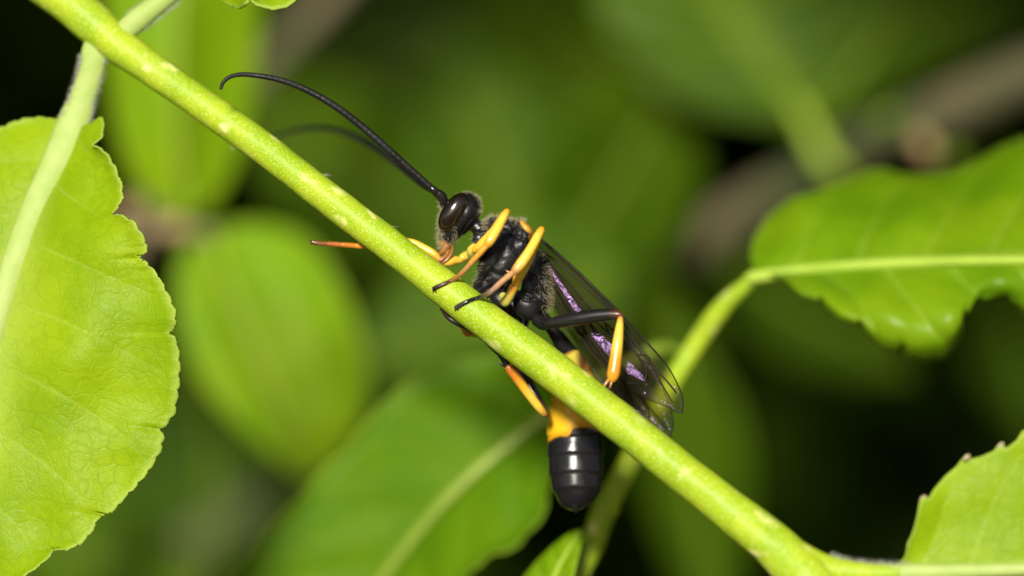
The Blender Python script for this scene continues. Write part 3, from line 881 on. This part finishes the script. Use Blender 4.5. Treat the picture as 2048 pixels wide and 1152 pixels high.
# head: seen from its left side, face to the left
pieces.append(pell(917, 433, YM, 55, 34, 52, 122))
pieces.append(pell(932, 428, YM, 42, 27, 50, 118))
pieces.append(pell(897, 468, YM, 26, 19, 36, 112))
pieces.append(pell(889, 488, YM, 12, 11, 24, 100))
pieces.append(pell(889, 408, YM - .05, 11, 10, 12, 60))
pieces.append(pell(889, 408, YM + .05, 11, 10, 12, 60))
# neck, collar
pieces.append(pell(957, 456, YM, 24, 15, 22, 35))
pieces.append(pell(960, 480, YM - .055, 20, 15, 16, 70))
pieces.append(pell(960, 480, YM + .055, 20, 15, 16, 70))
pieces.append(pell(977, 468, YM, 38, 20, 44, 112))
# middle thorax
pieces.append(pell(1012, 516, YM, 84, 50, 60, 116))
pieces.append(pell(1004, 530, YM - .04, 60, 42, 44, 118))
pieces.append(pell(1004, 530, YM + .04, 60, 42, 44, 118))
pieces.append(pell(1012, 456, YM, 42, 20, 40, 14))
pieces.append(pell(973, 570, YM, 34, 26, 44, 122))
pieces.append(pell(1040, 490, YM - .06, 38, 20, 28, 112))
pieces.append(pell(1040, 490, YM + .06, 38, 20, 28, 112))
# scutellum and ridge behind it
pieces.append(pell(1052, 455, YM - .02, 22, 8, 30, 46))
pieces.append(pell(1066, 474, YM, 14, 8, 24, 50))
# hind thorax
pieces.append(pell(1072, 553, YM, 62, 30, 52, 78))
pieces.append(pell(1078, 590, YM, 36, 24, 42, 80))
pieces.append(pell(1057, 574, YM - .095, 22, 15, 18, 96))
pieces.append(pell(1057, 574, YM + .095, 22, 15, 18, 96))
# coxae
for s in (-1, 1):
    pieces.append(pell(1054 - (0 if s < 0 else 22), 610, YM + s * .085, 33, 27, 28, 62))
    pieces.append(pell(1000, 602, YM + s * .07, 26, 19, 22, 60))
    pieces.append(pell(950, 508, YM + s * .06, 18, 12, 14, 100))
    pieces.append(pell(1078, 640, YM + s * .06, 17, 12, 13, 40))
# waist and abdomen with its ring edges
gp = [(1078, 628, YM, 15), (1092, 642, .205, 13), (1108, 664, .21, 13), (1122, 684, .23, 16), (1134, 702, .25, 18), (1146, 722, .27, 24), (1152, 760, .30, 38), (1151, 800, .33, 49), (1149, 840, .35, 55),
      (1150, 870, .36, 57), (1151, 910, .345, 57.5), (1152, 950, .325, 55), (1153, 980, .305, 49), (1153, 1000, .29, 39), (1154, 1012, .28, 27), (1155, 1019, .275, 12)]
gq = catmull(gp, 150)
edges = np.array([722, 800, 866, 912, 952, 984, 1040])
prev = np.array([640, 722, 800, 866, 912, 952, 984])
rr = gq[:, 3].copy()
for a, b in zip(prev, edges):
    k = (gq[:, 1] >= a) & (gq[:, 1] < b)
    t = (gq[k, 1] - a) / (b - a)
    rr[k] += (-1.2 + 2.6 * t ** 2) if a >= 800 else (1.0 * t)
pieces.append(tube(WA(gq[:, :3]), rr / K, 40, rr / K * 0.95))
pieces.append(pell(1149, 1010, .25, 17, 8, 10, 70))
pieces.append(pell(1168, 1006, .27, 12, 9, 10, 110))
bv, bf = join(pieces)
tmp = mesh_obj('body_source', bv, bf)
rm = tmp.modifiers.new('remesh', 'REMESH')
rm.mode = 'VOXEL'
rm.voxel_size = 0.0055
sm = tmp.modifiers.new('smooth', 'SMOOTH')
sm.factor = 0.5
sm.iterations = 8
dg = bpy.context.evaluated_depsgraph_get()
bme = bpy.data.meshes.new_from_object(tmp.evaluated_get(dg))
bpy.data.objects.remove(tmp)
nvb = len(bme.vertices)
co = np.empty(nvb * 3, np.float32)
bme.vertices.foreach_get('co', co)
co = co.reshape(-1, 3).astype(float)
no = np.empty(nvb * 3, np.float32)
bme.vertices.foreach_get('normal', no)
no = no.reshape(-1, 3).astype(float)
pq = inv(co)
px, py = pq[:, 0], pq[:, 1]
# sutures and uneven plates
def groove(pts, width, depth, only=None):
    g = catmull(pts, 60)
    d2 = np.full(nvb, 1e9)
    for a, b in g:
        d2 = np.minimum(d2, (px - a) ** 2 + (py - b) ** 2)
    k = np.exp(-d2 / width ** 2) * (depth / K)
    if only is not None:
        k = k * only
    return k
side = np.clip(np.abs(no[:, 1]) * 1.6, 0, 1)
push = groove([(988, 446), (976, 480), (956, 520), (948, 552)], 4.5, 6, side)
push += groove([(1000, 462), (1030, 468), (1058, 486)], 4, 4, side)
push += groove([(1066, 482), (1058, 520), (1040, 560), (1020, 596)], 5, 8, side)
push += groove([(1038, 470), (1030, 490), (1040, 508)], 8, 5, side)
push += groove([(1040, 556), (1042, 592), (1060, 600), (1074, 590), (1074, 562), (1060, 550), (1044, 552)], 3.2, 5, side)
push += groove([(1030, 600), (1050, 586), (1080, 606)], 3.5, 4, side)
push += groove([(965, 585), (985, 575), (1005, 580)], 3.5, 4, side)
push += groove([(942, 438), (930, 456), (920, 470)], 2.6, 4, side)
push += groove([(985, 545), (1002, 552), (1018, 548)], 6, 3, side)
thx = ((px > 940) & (py < 640) & ~((px < 955) & (py < 450))).astype(float)
bumps = np.array([noise.noise(Vector(c * 42)) * .55 + noise.noise(Vector(c * 85)) * .6 + noise.noise(Vector(c * 14)) * .2 for c in co])
gas = (py > 700) & (px > 1080)
amp = np.where(gas, 0.0016 * np.array([noise.noise(Vector(c * 18)) for c in co]), bumps * 0.0022 * (.35 + .65 * thx))
co = co - no * push[:, None] + no * amp[:, None]
bme.vertices.foreach_set('co', co.astype(np.float32).ravel())
bme.update()
pq = inv(co)
px, py = pq[:, 0], pq[:, 1]
black = np.array([0.011, 0.010, 0.011])
tint = np.tile(black, (nvb, 1))
pit = np.ones(nvb)
def blend(mask, col):
    global tint
    mask = np.clip(mask, 0, 1)[:, None]
    tint = tint * (1 - mask) + np.array(col) * mask
def sstep(x, a, b):
    t = np.clip((x - a) / (b - a), 0, 1)
    return t * t * (3 - 2 * t)
# scutellum
ca, sa = math.cos(math.radians(48)), math.sin(math.radians(48))
ex, ey = (px - 1054) * ca + (py - 453) * sa, -(px - 1054) * sa + (py - 453) * ca
blend(1 - sstep(np.hypot(ex / 21, ey / 8), .8, 1.1), (0.60, 0.32, 0.04))
blend(1 - sstep(np.hypot(px - 1068, py - 475), 9, 13), (0.35, 0.13, 0.02))
# mouth
blend((1 - sstep(np.hypot((px - 884) / 1.0, (py - 492) / 1.0), 8, 15)), (0.50, 0.26, 0.05))
# abdomen
inab = ((px > 1080) & (py > 700)).astype(float)
wob = np.array([noise.noise(Vector((a / 22, b / 22, 1.7))) for a, b in zip(px, py)])
bound = np.interp(px, [1090, 1108, 1122, 1138, 1146, 1170, 1210], [886, 874, 870, 868, 855, 854, 864]) + wob * 4
yel = inab * sstep(py + (px - 1140) * .5, 700, 716) * (1 - sstep(py, bound - 3, bound + 4))
blend(yel, (0.88, 0.49, 0.015))
blend(yel * (1 - sstep(py, 722, 745)), (0.52, 0.46, 0.06))
blend(yel * (1 - sstep(py, 735, 760)) * sstep(px, 1146, 1164), (0.10, 0.04, 0.012))
blend(yel * sstep(wob, .15, .5) * .5, (0.50, 0.20, 0.01))
blend(yel * sstep(py, bound - 14, bound) * .6, (0.55, 0.22, 0.01))
pit[(px > 1080) & (py > 630)] = 0.06
hd = (px < 960) & (py < 500)
pit[hd] = 0.25
at = bme.attributes.new('tint', 'FLOAT_COLOR', 'POINT')
at.data.foreach_set('color', np.hstack([tint, np.ones((nvb, 1))]).astype(np.float32).ravel())
at = bme.attributes.new('pit', 'FLOAT', 'POINT')
at.data.foreach_set('value', pit.astype(np.float32))
bme.polygons.foreach_set('use_smooth', [True] * len(bme.polygons))
bme.name = 'body'
body = bpy.data.objects.new('body', bme)
C.objects.link(body)
bme.materials.clear()
bme.materials.append(M['body'])
body.parent = wasp
body.matrix_parent_inverse = Matrix.Translation(wasp.location).inverted()

# pubescence on the body
def pick(mask, count):
    idx = np.flatnonzero(mask)
    return rng.choice(idx, min(count, len(idx)), replace=False) if len(idx) else idx
front = no[:, 1] < 0.75
sets = [((px < 893) & (py > 398) & (py < 500) & front, 380, .030),
        ((px < 928) & (py > 452) & (py < 500) & (px > 880) & (px < 914) & front, 190, .026),
        ((px > 948) & (px < 972) & (py > 385) & (py < 428) & (no[:, 1] > -.45) & front & (no[:, 0] > .45), 110, .026),
        ((py < 392) & (px < 960) & (px > 905) & front, 90, .014),
        ((py < 462) & (px > 968) & (px < 1050) & front & (no[:, 2] > .2), 420, .03),
        ((px > 1078) & (py > 500) & (py < 622) & front & (px > 1084), 460, .038),
        ((px > 1066) & (px < 1086) & (py > 500) & (py < 600) & front, 50, .024),
        ((px < 985) & (py > 525) & (py < 612) & front & (no[:, 0] < -.3), 150, .024),
        ((px > 962) & (px < 990) & (py > 440) & (py < 480) & front, 120, .028),
        ((px > 925) & (px < 960) & (py > 470) & (py < 520) & front, 90, .026),
        ((px > 985) & (px < 1075) & (py > 462) & (py < 600) & front, 70, .009)]
hb, hn, hl = [], [], []
for mask, cnt, ln in sets:
    i = pick(mask, cnt)
    hb.append(co[i])
    d = no[i] + np.array([-0.15, 0, -0.35])
    hn.append(d / np.linalg.norm(d, axis=1)[:, None])
    hl.append(np.full(len(i), ln))
hv, hf = hairs(np.vstack(hb), np.vstack(hn), np.concatenate(hl), 0.0008, .3, .3)
fur = mesh_obj('pubescence', hv, hf, M['hair'], body)
fur['kind'] = 'stuff'

# eyes
for s in (-1, 1):
    v, f = pell(907, 424, YM + s * .100, 44, 23, 20, 123, 36, 26, yaw=(14 if s < 0 else -14))
    mesh_obj('eye', v, f, M['eye'], wasp)

# antennae, ringed
def antenna(pts, basepts):
    n = 420
    q = catmull(pts, n)
    t = np.linspace(0, 1, n)
    seg = (t * 40) % 1.0
    r = q[:, 3] / K * (1 - 0.08 * np.exp(-((seg - .5) / .10) ** 2))
    v, f = tube(WA(q[:, :3]), r, 14)
    a = mesh_obj('antenna', v, f, M['antenna'], wasp)
    v, f = ptube(basepts, 16, 30)
    mesh_obj('scape', v, f, M['black'], a)
    return a
antenna([(866, 378, .10, 6.2), (845, 360, .09, 6.8), (800, 320, .07, 7.4), (760, 284, .05, 7.6), (720, 250, .04, 7.6), (680, 219, .02, 7.4), (640, 194, .01, 7.0), (600, 174, 0, 6.5), (560, 160, -.01, 6.0), (520, 152, -.02, 5.4), (485, 149, -.02, 4.9), (462, 153, -.02, 4.4), (447, 164, -.02, 3.9), (441, 179, -.02, 3.2)],
        [(890, 405, .13, 8.5), (884, 394, .12, 10), (878, 387, .11, 8.5), (874, 384, .105, 6.5), (868, 380, .10, 7.5), (862, 375, .10, 6.5)])
antenna([(868, 384, .30, 5.6), (840, 366, .40, 6.2), (800, 333, .56, 6.6), (765, 306, .72, 6.6), (730, 284, .88, 6.6), (690, 266, 1.03, 6.2), (650, 257, 1.16, 5.6), (610, 258, 1.25, 5), (575, 264, 1.3, 4.4), (545, 276, 1.34, 3.6), (528, 290, 1.36, 3)],
        [(891, 406, .27, 8.5), (885, 397, .28, 9.5), (877, 391, .29, 7.5), (870, 386, .30, 6.5)])

# mouthparts: mandible and palps
for nm, pts, r0 in (('mandible', [(893, 492, YM - .05, 9), (886, 502, YM - .05, 7), (880, 507, YM - .04, 4)], 1),
                    ('mandible', [(893, 492, YM + .05, 9), (886, 502, YM + .05, 7), (880, 507, YM + .04, 4)], 1),
                    ('palp', [(898, 496, YM - .04, 5), (893, 510, YM - .06, 4), (884, 518, YM - .07, 4), (876, 524, YM - .07, 3)], 1),
                    ('palp', [(904, 494, YM - .02, 5), (902, 508, YM - .05, 4), (893, 520, YM - .06, 4), (884, 526, YM - .06, 3)], 1),
                    ('palp', [(900, 496, YM + .04, 5), (896, 510, YM + .05, 4), (888, 520, YM + .05, 3)], 1)):
    v, f = ptube(pts, 10, 16)
    t = np.zeros((len(v), 3)) + np.array([0.30, 0.13, 0.03])
    mesh_obj(nm, v, f, M['leg'], wasp, attrs={'tint': t, 'pit': np.zeros(len(v))})

YEL, ORA, TAN, DRK, PALE, BRN = (0.86, 0.54, 0.055), (0.70, 0.30, 0.025), (0.48, 0.25, 0.08), (0.011, 0.010, 0.010), (0.50, 0.47, 0.10), (0.10, 0.045, 0.02)
_sq = catmull(main_path[:15], 900)
def stem_front(a, b):
    i = int(np.argmin((_sq[:, 0] - a) ** 2 + (_sq[:, 1] - b) ** 2))
    d = math.hypot(_sq[i, 0] - a, _sq[i, 1] - b)
    return _sq[i, 2] - math.sqrt(max(_sq[i, 3] ** 2 - d * d, 0)) / K
def on_stem(pts, k):
    # the last k joints of a foot rest on the stem's near side
    return pts[:-k] + [(a, b, stem_front(a, b) - r * .75 / K, r) for a, b, y, r in pts[-k:]]
def limb(name, pts, cols, parent, steps=30, n=14, flat=1.0, rings=None):
    q = catmull(pts, steps)
    t = np.linspace(0, 1, steps)
    v, f = ptube(pts, n, steps, flat, rfun=(None if rings is None else (lambda u: 1 - 0.22 * np.exp(-(((u * rings) % 1.0 - .93) / .07) ** 2) + .1 * ((u * rings) % 1.0))))
    c = np.asarray(cols, float)
    ct_ = np.stack([np.interp(t, np.linspace(0, 1, len(c)), c[:, k]) for k in range(3)], -1)
    ct_ = np.vstack([ct_[[0] * 3], ct_, ct_[[-1] * 3]])
    full = np.vstack([np.repeat(ct_, n, 0), ct_[:1], ct_[-1:]])
    if name in ('femur', 'tibia', 'tarsus'):        # short bristles
        cen = WA(q[:, :3])
        k_ = rng.integers(3, steps - 2, 46 if name != 'tarsus' else 60)
        tt_, Nn_, Bb_ = frames(cen)
        a_ = rng.uniform(0, 2 * math.pi, len(k_))
        dn_ = Nn_[k_] * np.cos(a_)[:, None] + Bb_[k_] * np.sin(a_)[:, None]
        hv_, hf_ = hairs(cen[k_] + dn_ * (q[k_, 3] / K)[:, None] * .9, dn_ + tt_[k_] * 1.3, 0.014, 0.0006, .2, .2)
        full = np.vstack([full, np.repeat(ct_[k_ + 3] * .55 + .05, 7, 0)])
        v, f = join([(v, f), (hv_, hf_)])
    return mesh_obj(name, v, f, M['leg'], parent, attrs={'tint': full, 'pit': np.zeros(len(v))})

def claws(pt, dirs, parent, r=2.2, col=DRK):
    parts = [ptube([(pt[0], pt[1], pt[2], r), (pt[0] + dx * .6, pt[1] + dy * .6, pt[2] + dz * .6, r * .8), (pt[0] + dx, pt[1] + dy, pt[2] + dz, r * .3)], 6, 6) for dx, dy, dz in dirs]
    v, f = join(parts)
    return mesh_obj('claw', v, f, M['black'], parent)

# left fore leg
leg = limb('leg', [(946, 515, .10, 9), (944, 502, .06, 11), (950, 494, .03, 8)], [PALE, PALE, YEL], wasp)
limb('femur', [(950, 500, .02, 8), (966, 488, -.03, 11), (990, 462, -.07, 11), (1008, 432, -.10, 9), (1014, 424, -.10, 7)], [YEL, YEL, YEL, YEL, ORA], leg)
limb('tibia', [(1014, 423, -.11, 7), (1008, 433, -.125, 8), (994, 458, -.15, 9.5), (982, 478, -.165, 10), (975, 489, -.17, 8.5)], [ORA, YEL, YEL, YEL, YEL, ORA], leg)
limb('tarsus', on_stem([(975, 489, -.17, 6.2), (950, 517, -.16, 5.6), (925, 545, -.12, 4.8), (905, 560, -.15, 4.4), (890, 567, -.14, 4.2), (868, 577, -.13, 4.8)], 3), [ORA, ORA, TAN, (0.38, .16, .04), BRN, DRK], leg, steps=50, rings=5)
claws((868, 577, stem_front(868, 577) - .01), [(-3, 7, 0.0), (5, 8, .0)], leg)
limb('spur', [(977, 490, -.16, 2.5), (966, 503, -.17, 2), (958, 510, -.17, .8)], [ORA, TAN], leg, steps=8, n=8)
# left middle leg
leg = limb('leg', [(1006, 592, .05, 9), (1010, 604, .01, 10), (1018, 594, -.02, 9.5), (1028, 574, -.05, 9)], [PALE, PALE, (0.55, .42, .07), ORA], wasp)
limb('femur', [(1031, 568, -.055, 8), (1038, 552, -.07, 11), (1055, 518, -.095, 12), (1074, 476, -.115, 10), (1083, 460, -.12, 7.5)], [ORA, YEL, YEL, YEL, ORA], leg)
limb('tibia', [(1083, 459, -.13, 7.5), (1077, 470, -.145, 8.5), (1058, 504, -.17, 10), (1040, 530, -.185, 10.5), (1030, 542, -.19, 9)], [ORA, YEL, YEL, YEL, YEL, TAN], leg)
limb('tarsus', on_stem([(1031, 541, -.19, 6.2), (1004, 563, -.18, 5.8), (978, 586, -.16, 5), (955, 596, -.18, 4.2), (935, 603, -.17, 4.4), (912, 615, -.16, 4.8)], 3), [TAN, (0.52, .28, .12), (0.36, .22, .14), DRK, DRK, (0.05, .04, .035)], leg, steps=50, rings=5)
claws((912, 615, stem_front(912, 615) - .01), [(-2, 7, 0.01), (6, 7, .01)], leg)
limb('spur', [(1033, 543, -.18, 2.5), (1020, 545, -.19, 2), (1012, 541, -.19, .8)], [ORA, TAN], leg, steps=8, n=8)
# left hind leg
leg = limb('leg', [(1074, 640, .10, 13), (1086, 650, .05, 11), (1096, 648, .02, 10)], [DRK, DRK, DRK], wasp)
limb('femur', [(1092, 650, .02, 9), (1110, 645, 0, 11.5), (1145, 639, -.04, 13.5), (1180, 633, -.07, 13.5), (1215, 629, -.10, 11.5), (1236, 629, -.12, 8.5), (1242, 632, -.125, 6)], [DRK, DRK, DRK, DRK, DRK, DRK, (0.12, .04, .015)], leg, steps=50, n=20)
limb('tibia', [(1241, 631, -.125, 4.5), (1240, 645, -.135, 7), (1236, 680, -.155, 10.5), (1231, 720, -.17, 12.5), (1227, 746, -.18, 13), (1225, 756, -.18, 11)], [(0.3, .1, .02), YEL, YEL, YEL, (0.74, .34, .02), (0.70, .26, .015), ORA], leg, steps=40, n=18)
limb('tarsus', [(1231, 756, -.17, 6.5), (1232, 785, -.10, 6), (1231, 815, .0, 5.5), (1222, 850, .0, 5), (1205, 858, -.06, 5)], [DRK, DRK, DRK], leg, steps=50, rings=4)
limb('spur', [(1219, 757, -.18, 3.4), (1211, 768, -.19, 2.6), (1205, 778, -.19, 1)], [TAN, TAN], leg, steps=8, n=8)
limb('spur', [(1225, 758, -.18, 3), (1222, 768, -.19, 2.2), (1219, 776, -.19, 1)], [TAN, TAN], leg, steps=8, n=8)
# right hind leg, below the stem
leg = limb('leg', [(1050, 632, .30, 13), (1046, 650, .29, 10), (1040, 662, .28, 9)], [DRK, DRK, DRK], wasp)
limb('femur', [(1040, 660, .28, 9), (1036, 690, .25, 11), (1042, 735, .21, 13), (1058, 770, .18, 13), (1078, 805, .15, 10), (1093, 830, .13, 6)], [DRK, DRK, DRK, DRK, DRK, BRN], leg, steps=50, n=18)
limb('tibia', [(1090, 829, .12, 6.5), (1078, 815, .11, 8.5), (1055, 785, .08, 9.5), (1034, 756, .06, 10), (1022, 740, .05, 10.5), (1017, 733, .045, 8.5)], [(0.30, .13, .02), YEL, YEL, (0.74, .38, .02), (0.62, .22, .02), (0.45, .13, .015)], leg, steps=40, n=16)
limb('tarsus', [(1018, 735, .045, 6.5), (1003, 712, .04, 6.2), (986, 695, .035, 5.8), (961, 672, .03, 6), (930, 652, .03, 7), (912, 644, .03, 6.5), (896, 634, .03, 5), (884, 617, .02, 4.5)], [DRK, DRK, DRK, (0.03, .02, .015)], leg, steps=60, rings=5)
claws((884, 617, .02), [(-5, 4, 0), (2, -7, 0)], leg)
limb('spur', [(1014, 734, .04, 2.4), (1003, 730, .03, 1.8), (992, 724, .03, .7)], [DRK, DRK], leg, steps=8, n=8)
limb('spur', [(1021, 736, .04, 3), (1022, 728, .03, 2.4), (1024, 721, .03, .8)], [ORA, ORA], leg, steps=8, n=8)
# right fore leg, its foot reaching past the stem
leg = limb('leg', [(944, 508, .26, 10), (932, 512, .24, 10), (924, 516, .22, 8)], [PALE, PALE, YEL], wasp)
limb('femur', [(922, 520, .21, 7), (908, 521, .19, 9.5), (896, 523, .17, 10.5), (884, 522, .16, 9), (876, 517, .155, 6)], [YEL, YEL, YEL, ORA], leg)
limb('tibia', [(878, 518, .155, 6), (866, 507, .16, 8), (845, 495, .17, 8), (825, 485, .18, 7), (790, 480, .19, 7)], [ORA, YEL, YEL, YEL, ORA], leg)
limb('tarsus', [(790, 480, .19, 6), (755, 489, .17, 6), (722, 492, .15, 5.6), (690, 490, .13, 5.2), (660, 488, .12, 5), (640, 487, .11, 4.6), (625, 484, .11, 5)], [ORA, ORA, ORA, (0.5, .16, .02), (0.3, .09, .015), BRN], leg, steps=70, rings=6)
claws((625, 484, .11), [(-5, -3, 0), (-3, 6, 0)], leg)
# right middle leg, mostly behind the stem
leg = limb('leg', [(1000, 612, .30, 11), (995, 630, .29, 9), (988, 640, .28, 8)], [PALE, PALE, ORA], wasp)
limb('femur', [(988, 640, .28, 8), (975, 655, .25, 10), (958, 665, .22, 9), (940, 667, .20, 6)], [YEL, YEL, ORA, ORA], leg)
limb('tibia', [(938, 667, .20, 5.5), (933, 667, .18, 6), (925, 648, .14, 7), (918, 620, .12, 7), (910, 600, .11, 6)], [ORA, ORA, YEL, ORA], leg)
limb('tarsus', [(910, 600, .11, 6), (900, 588, .10, 5), (885, 578, .10, 5), (868, 566, .10, 4.5)], [BRN, DRK, DRK], leg, rings=4)

# wings
def wing(name, lead, trail, mat, veins, n=90, m=26, pleat=0.0, ripple=0.0, label=None):
    A, B = catmull(lead, n), catmull(trail, n)
    s = np.linspace(0, 1, m)
    G = A[:, None] * (1 - s)[None, :, None] + B[:, None] * s[None, :, None]
    t = np.linspace(0, 1, n)[:, None]
    env = np.sin(np.pi * t) ** .6
    G[..., 2] += pleat * np.clip(np.abs(s[None] - .5) - .17, 0, 1) * env + ripple * np.sin(s[None] * 9 + t * 2) * env
    V = WA(G).reshape(-1, 3)
    ii = np.arange(n * m).reshape(n, m)
    F = np.stack([ii[:-1, :-1], ii[1:, :-1], ii[1:, 1:], ii[:-1, 1:]], -1).reshape(-1, 4)
    o = mesh_obj(name, V, F, mat, wasp)
    if label:
        o['label'] = label
    flat = G.reshape(-1, 3)
    parts = []
    for r, pts in veins:
        p = np.array(pts, float)
        p = catmull(p, 8 * len(p)) if len(p) > 2 else linear(p, 10)
        d = [flat[np.argsort((flat[:, 0] - a) ** 2 + (flat[:, 1] - b) ** 2)[:3], 2].mean() for a, b in p]
        parts.append(ptube([(a, b, c - .002, r * .95) for (a, b), c in zip(p, d)], 6, 6 * len(pts) + 6))
    # rim
    for E, r in ((A, 1.5), (B, .8)):
        parts.append(tube(WA(E), np.full(n, r / K), 6))
    v, f = join(parts)
    mesh_obj('veins', v, f, M['vein'], o)
    return o
wing('fore_wing',
     [(1076, 474, .10), (1110, 503, .10), (1160, 548, .09), (1205, 592, .07), (1240, 626, .05), (1290, 680, .02), (1330, 725, .0), (1355, 768, 0), (1366, 800, 0), (1364, 826, 0)],
     [(1076, 474, .10), (1085, 520, .24), (1095, 580, .25), (1130, 650, .22), (1180, 710, .17), (1240, 760, .11), (1290, 795, .06), (1330, 812, .03), (1350, 823, .01), (1364, 826, 0)],
     M['wing'],
     [(3.6, [(1078, 476), (1110, 503), (1160, 548), (1205, 592), (1240, 626)]), (2.2, [(1240, 626), (1290, 680), (1330, 725)]),
      (2.4, [(1082, 500), (1140, 545), (1190, 592), (1225, 622)]), (2.0, [(1090, 510), (1130, 572), (1165, 625), (1200, 680), (1225, 705)]),
      (2.0, [(1240, 628), (1268, 680), (1290, 715), (1330, 758), (1352, 785)]), (2.0, [(1275, 710), (1295, 712), (1301, 728), (1284, 720), (1275, 710)]),
      (1.6, [(1301, 728), (1322, 765), (1345, 805)]), (1.8, [(1246, 660), (1275, 710), (1293, 745), (1298, 780)]), (1.8, [(1148, 592), (1138, 600), (1124, 606)]),
      (2.0, [(1100, 590), (1150, 655), (1200, 712), (1240, 750)]), (1.6, [(1165, 625), (1168, 660), (1162, 690)]), (1.5, [(1165, 625), (1195, 672), (1215, 715)]), (1.6, [(1210, 645), (1218, 668), (1212, 672)])],
     ripple=.006, label='smoky dark-veined left fore wing')
H = (Ldir + Vector((0, -1, 0))).normalized()
def panel(px_, py_):
    # one flat membrane panel of the folded hind wing
    return 0.17 + (H.x * (px_ - 1084) / K + H.z * (508 - py_) / K) / -H.y
hw_l = [(1084, 508), (1130, 556), (1180, 615), (1230, 664), (1268, 703), (1292, 738), (1291, 762)]
hw_t = [(1084, 508), (1100, 560), (1130, 620), (1165, 680), (1200, 727), (1240, 759), (1270, 768), (1291, 762)]
wing('hind_wing', [(a, b, panel(a, b)) for a, b in hw_l], [(a, b, panel(a, b)) for a, b in hw_t], M['wing_hind'],
     [(1.8, [(1086, 512), (1145, 592), (1200, 650), (1250, 696)]), (1.6, [(1094, 545), (1150, 632), (1195, 695), (1225, 740)]), (1.6, [(1192, 672), (1206, 668), (1222, 674)]), (1.5, [(1120, 560), (1170, 626), (1192, 672)])],
     pleat=.16, label='shiny left hind wing with rounded tip')
wing('fore_wing',
     [(1074, 474, .30), (1150, 542, .33), (1230, 625, .34), (1290, 705, .34), (1330, 785, .31), (1346, 840, .29), (1341, 878, .28)],
     [(1074, 474, .30), (1090, 560, .40), (1130, 650, .40), (1190, 740, .37), (1250, 805, .34), (1300, 855, .31), (1341, 878, .28)],
     M['wing'],
     [(2.0, [(1120, 600), (1180, 690), (1220, 735), (1250, 768), (1275, 825)]), (2.0, [(1230, 720), (1275, 785), (1335, 858)]), (1.6, [(1255, 790), (1262, 820), (1280, 835)])],
     ripple=.012, label='right fore wing, its tip below the other')
wing('hind_wing',
     [(1084, 520, .24), (1140, 590, .24), (1200, 670, .24), (1250, 740, .24), (1290, 800, .25), (1300, 835, .25)],
     [(1084, 520, .24), (1100, 600, .28), (1140, 690, .28), (1190, 760, .28), (1250, 820, .27), (1300, 835, .25)],
     M['wing'], [(1.6, [(1100, 560), (1160, 650), (1230, 745), (1280, 815)])], ripple=.008)
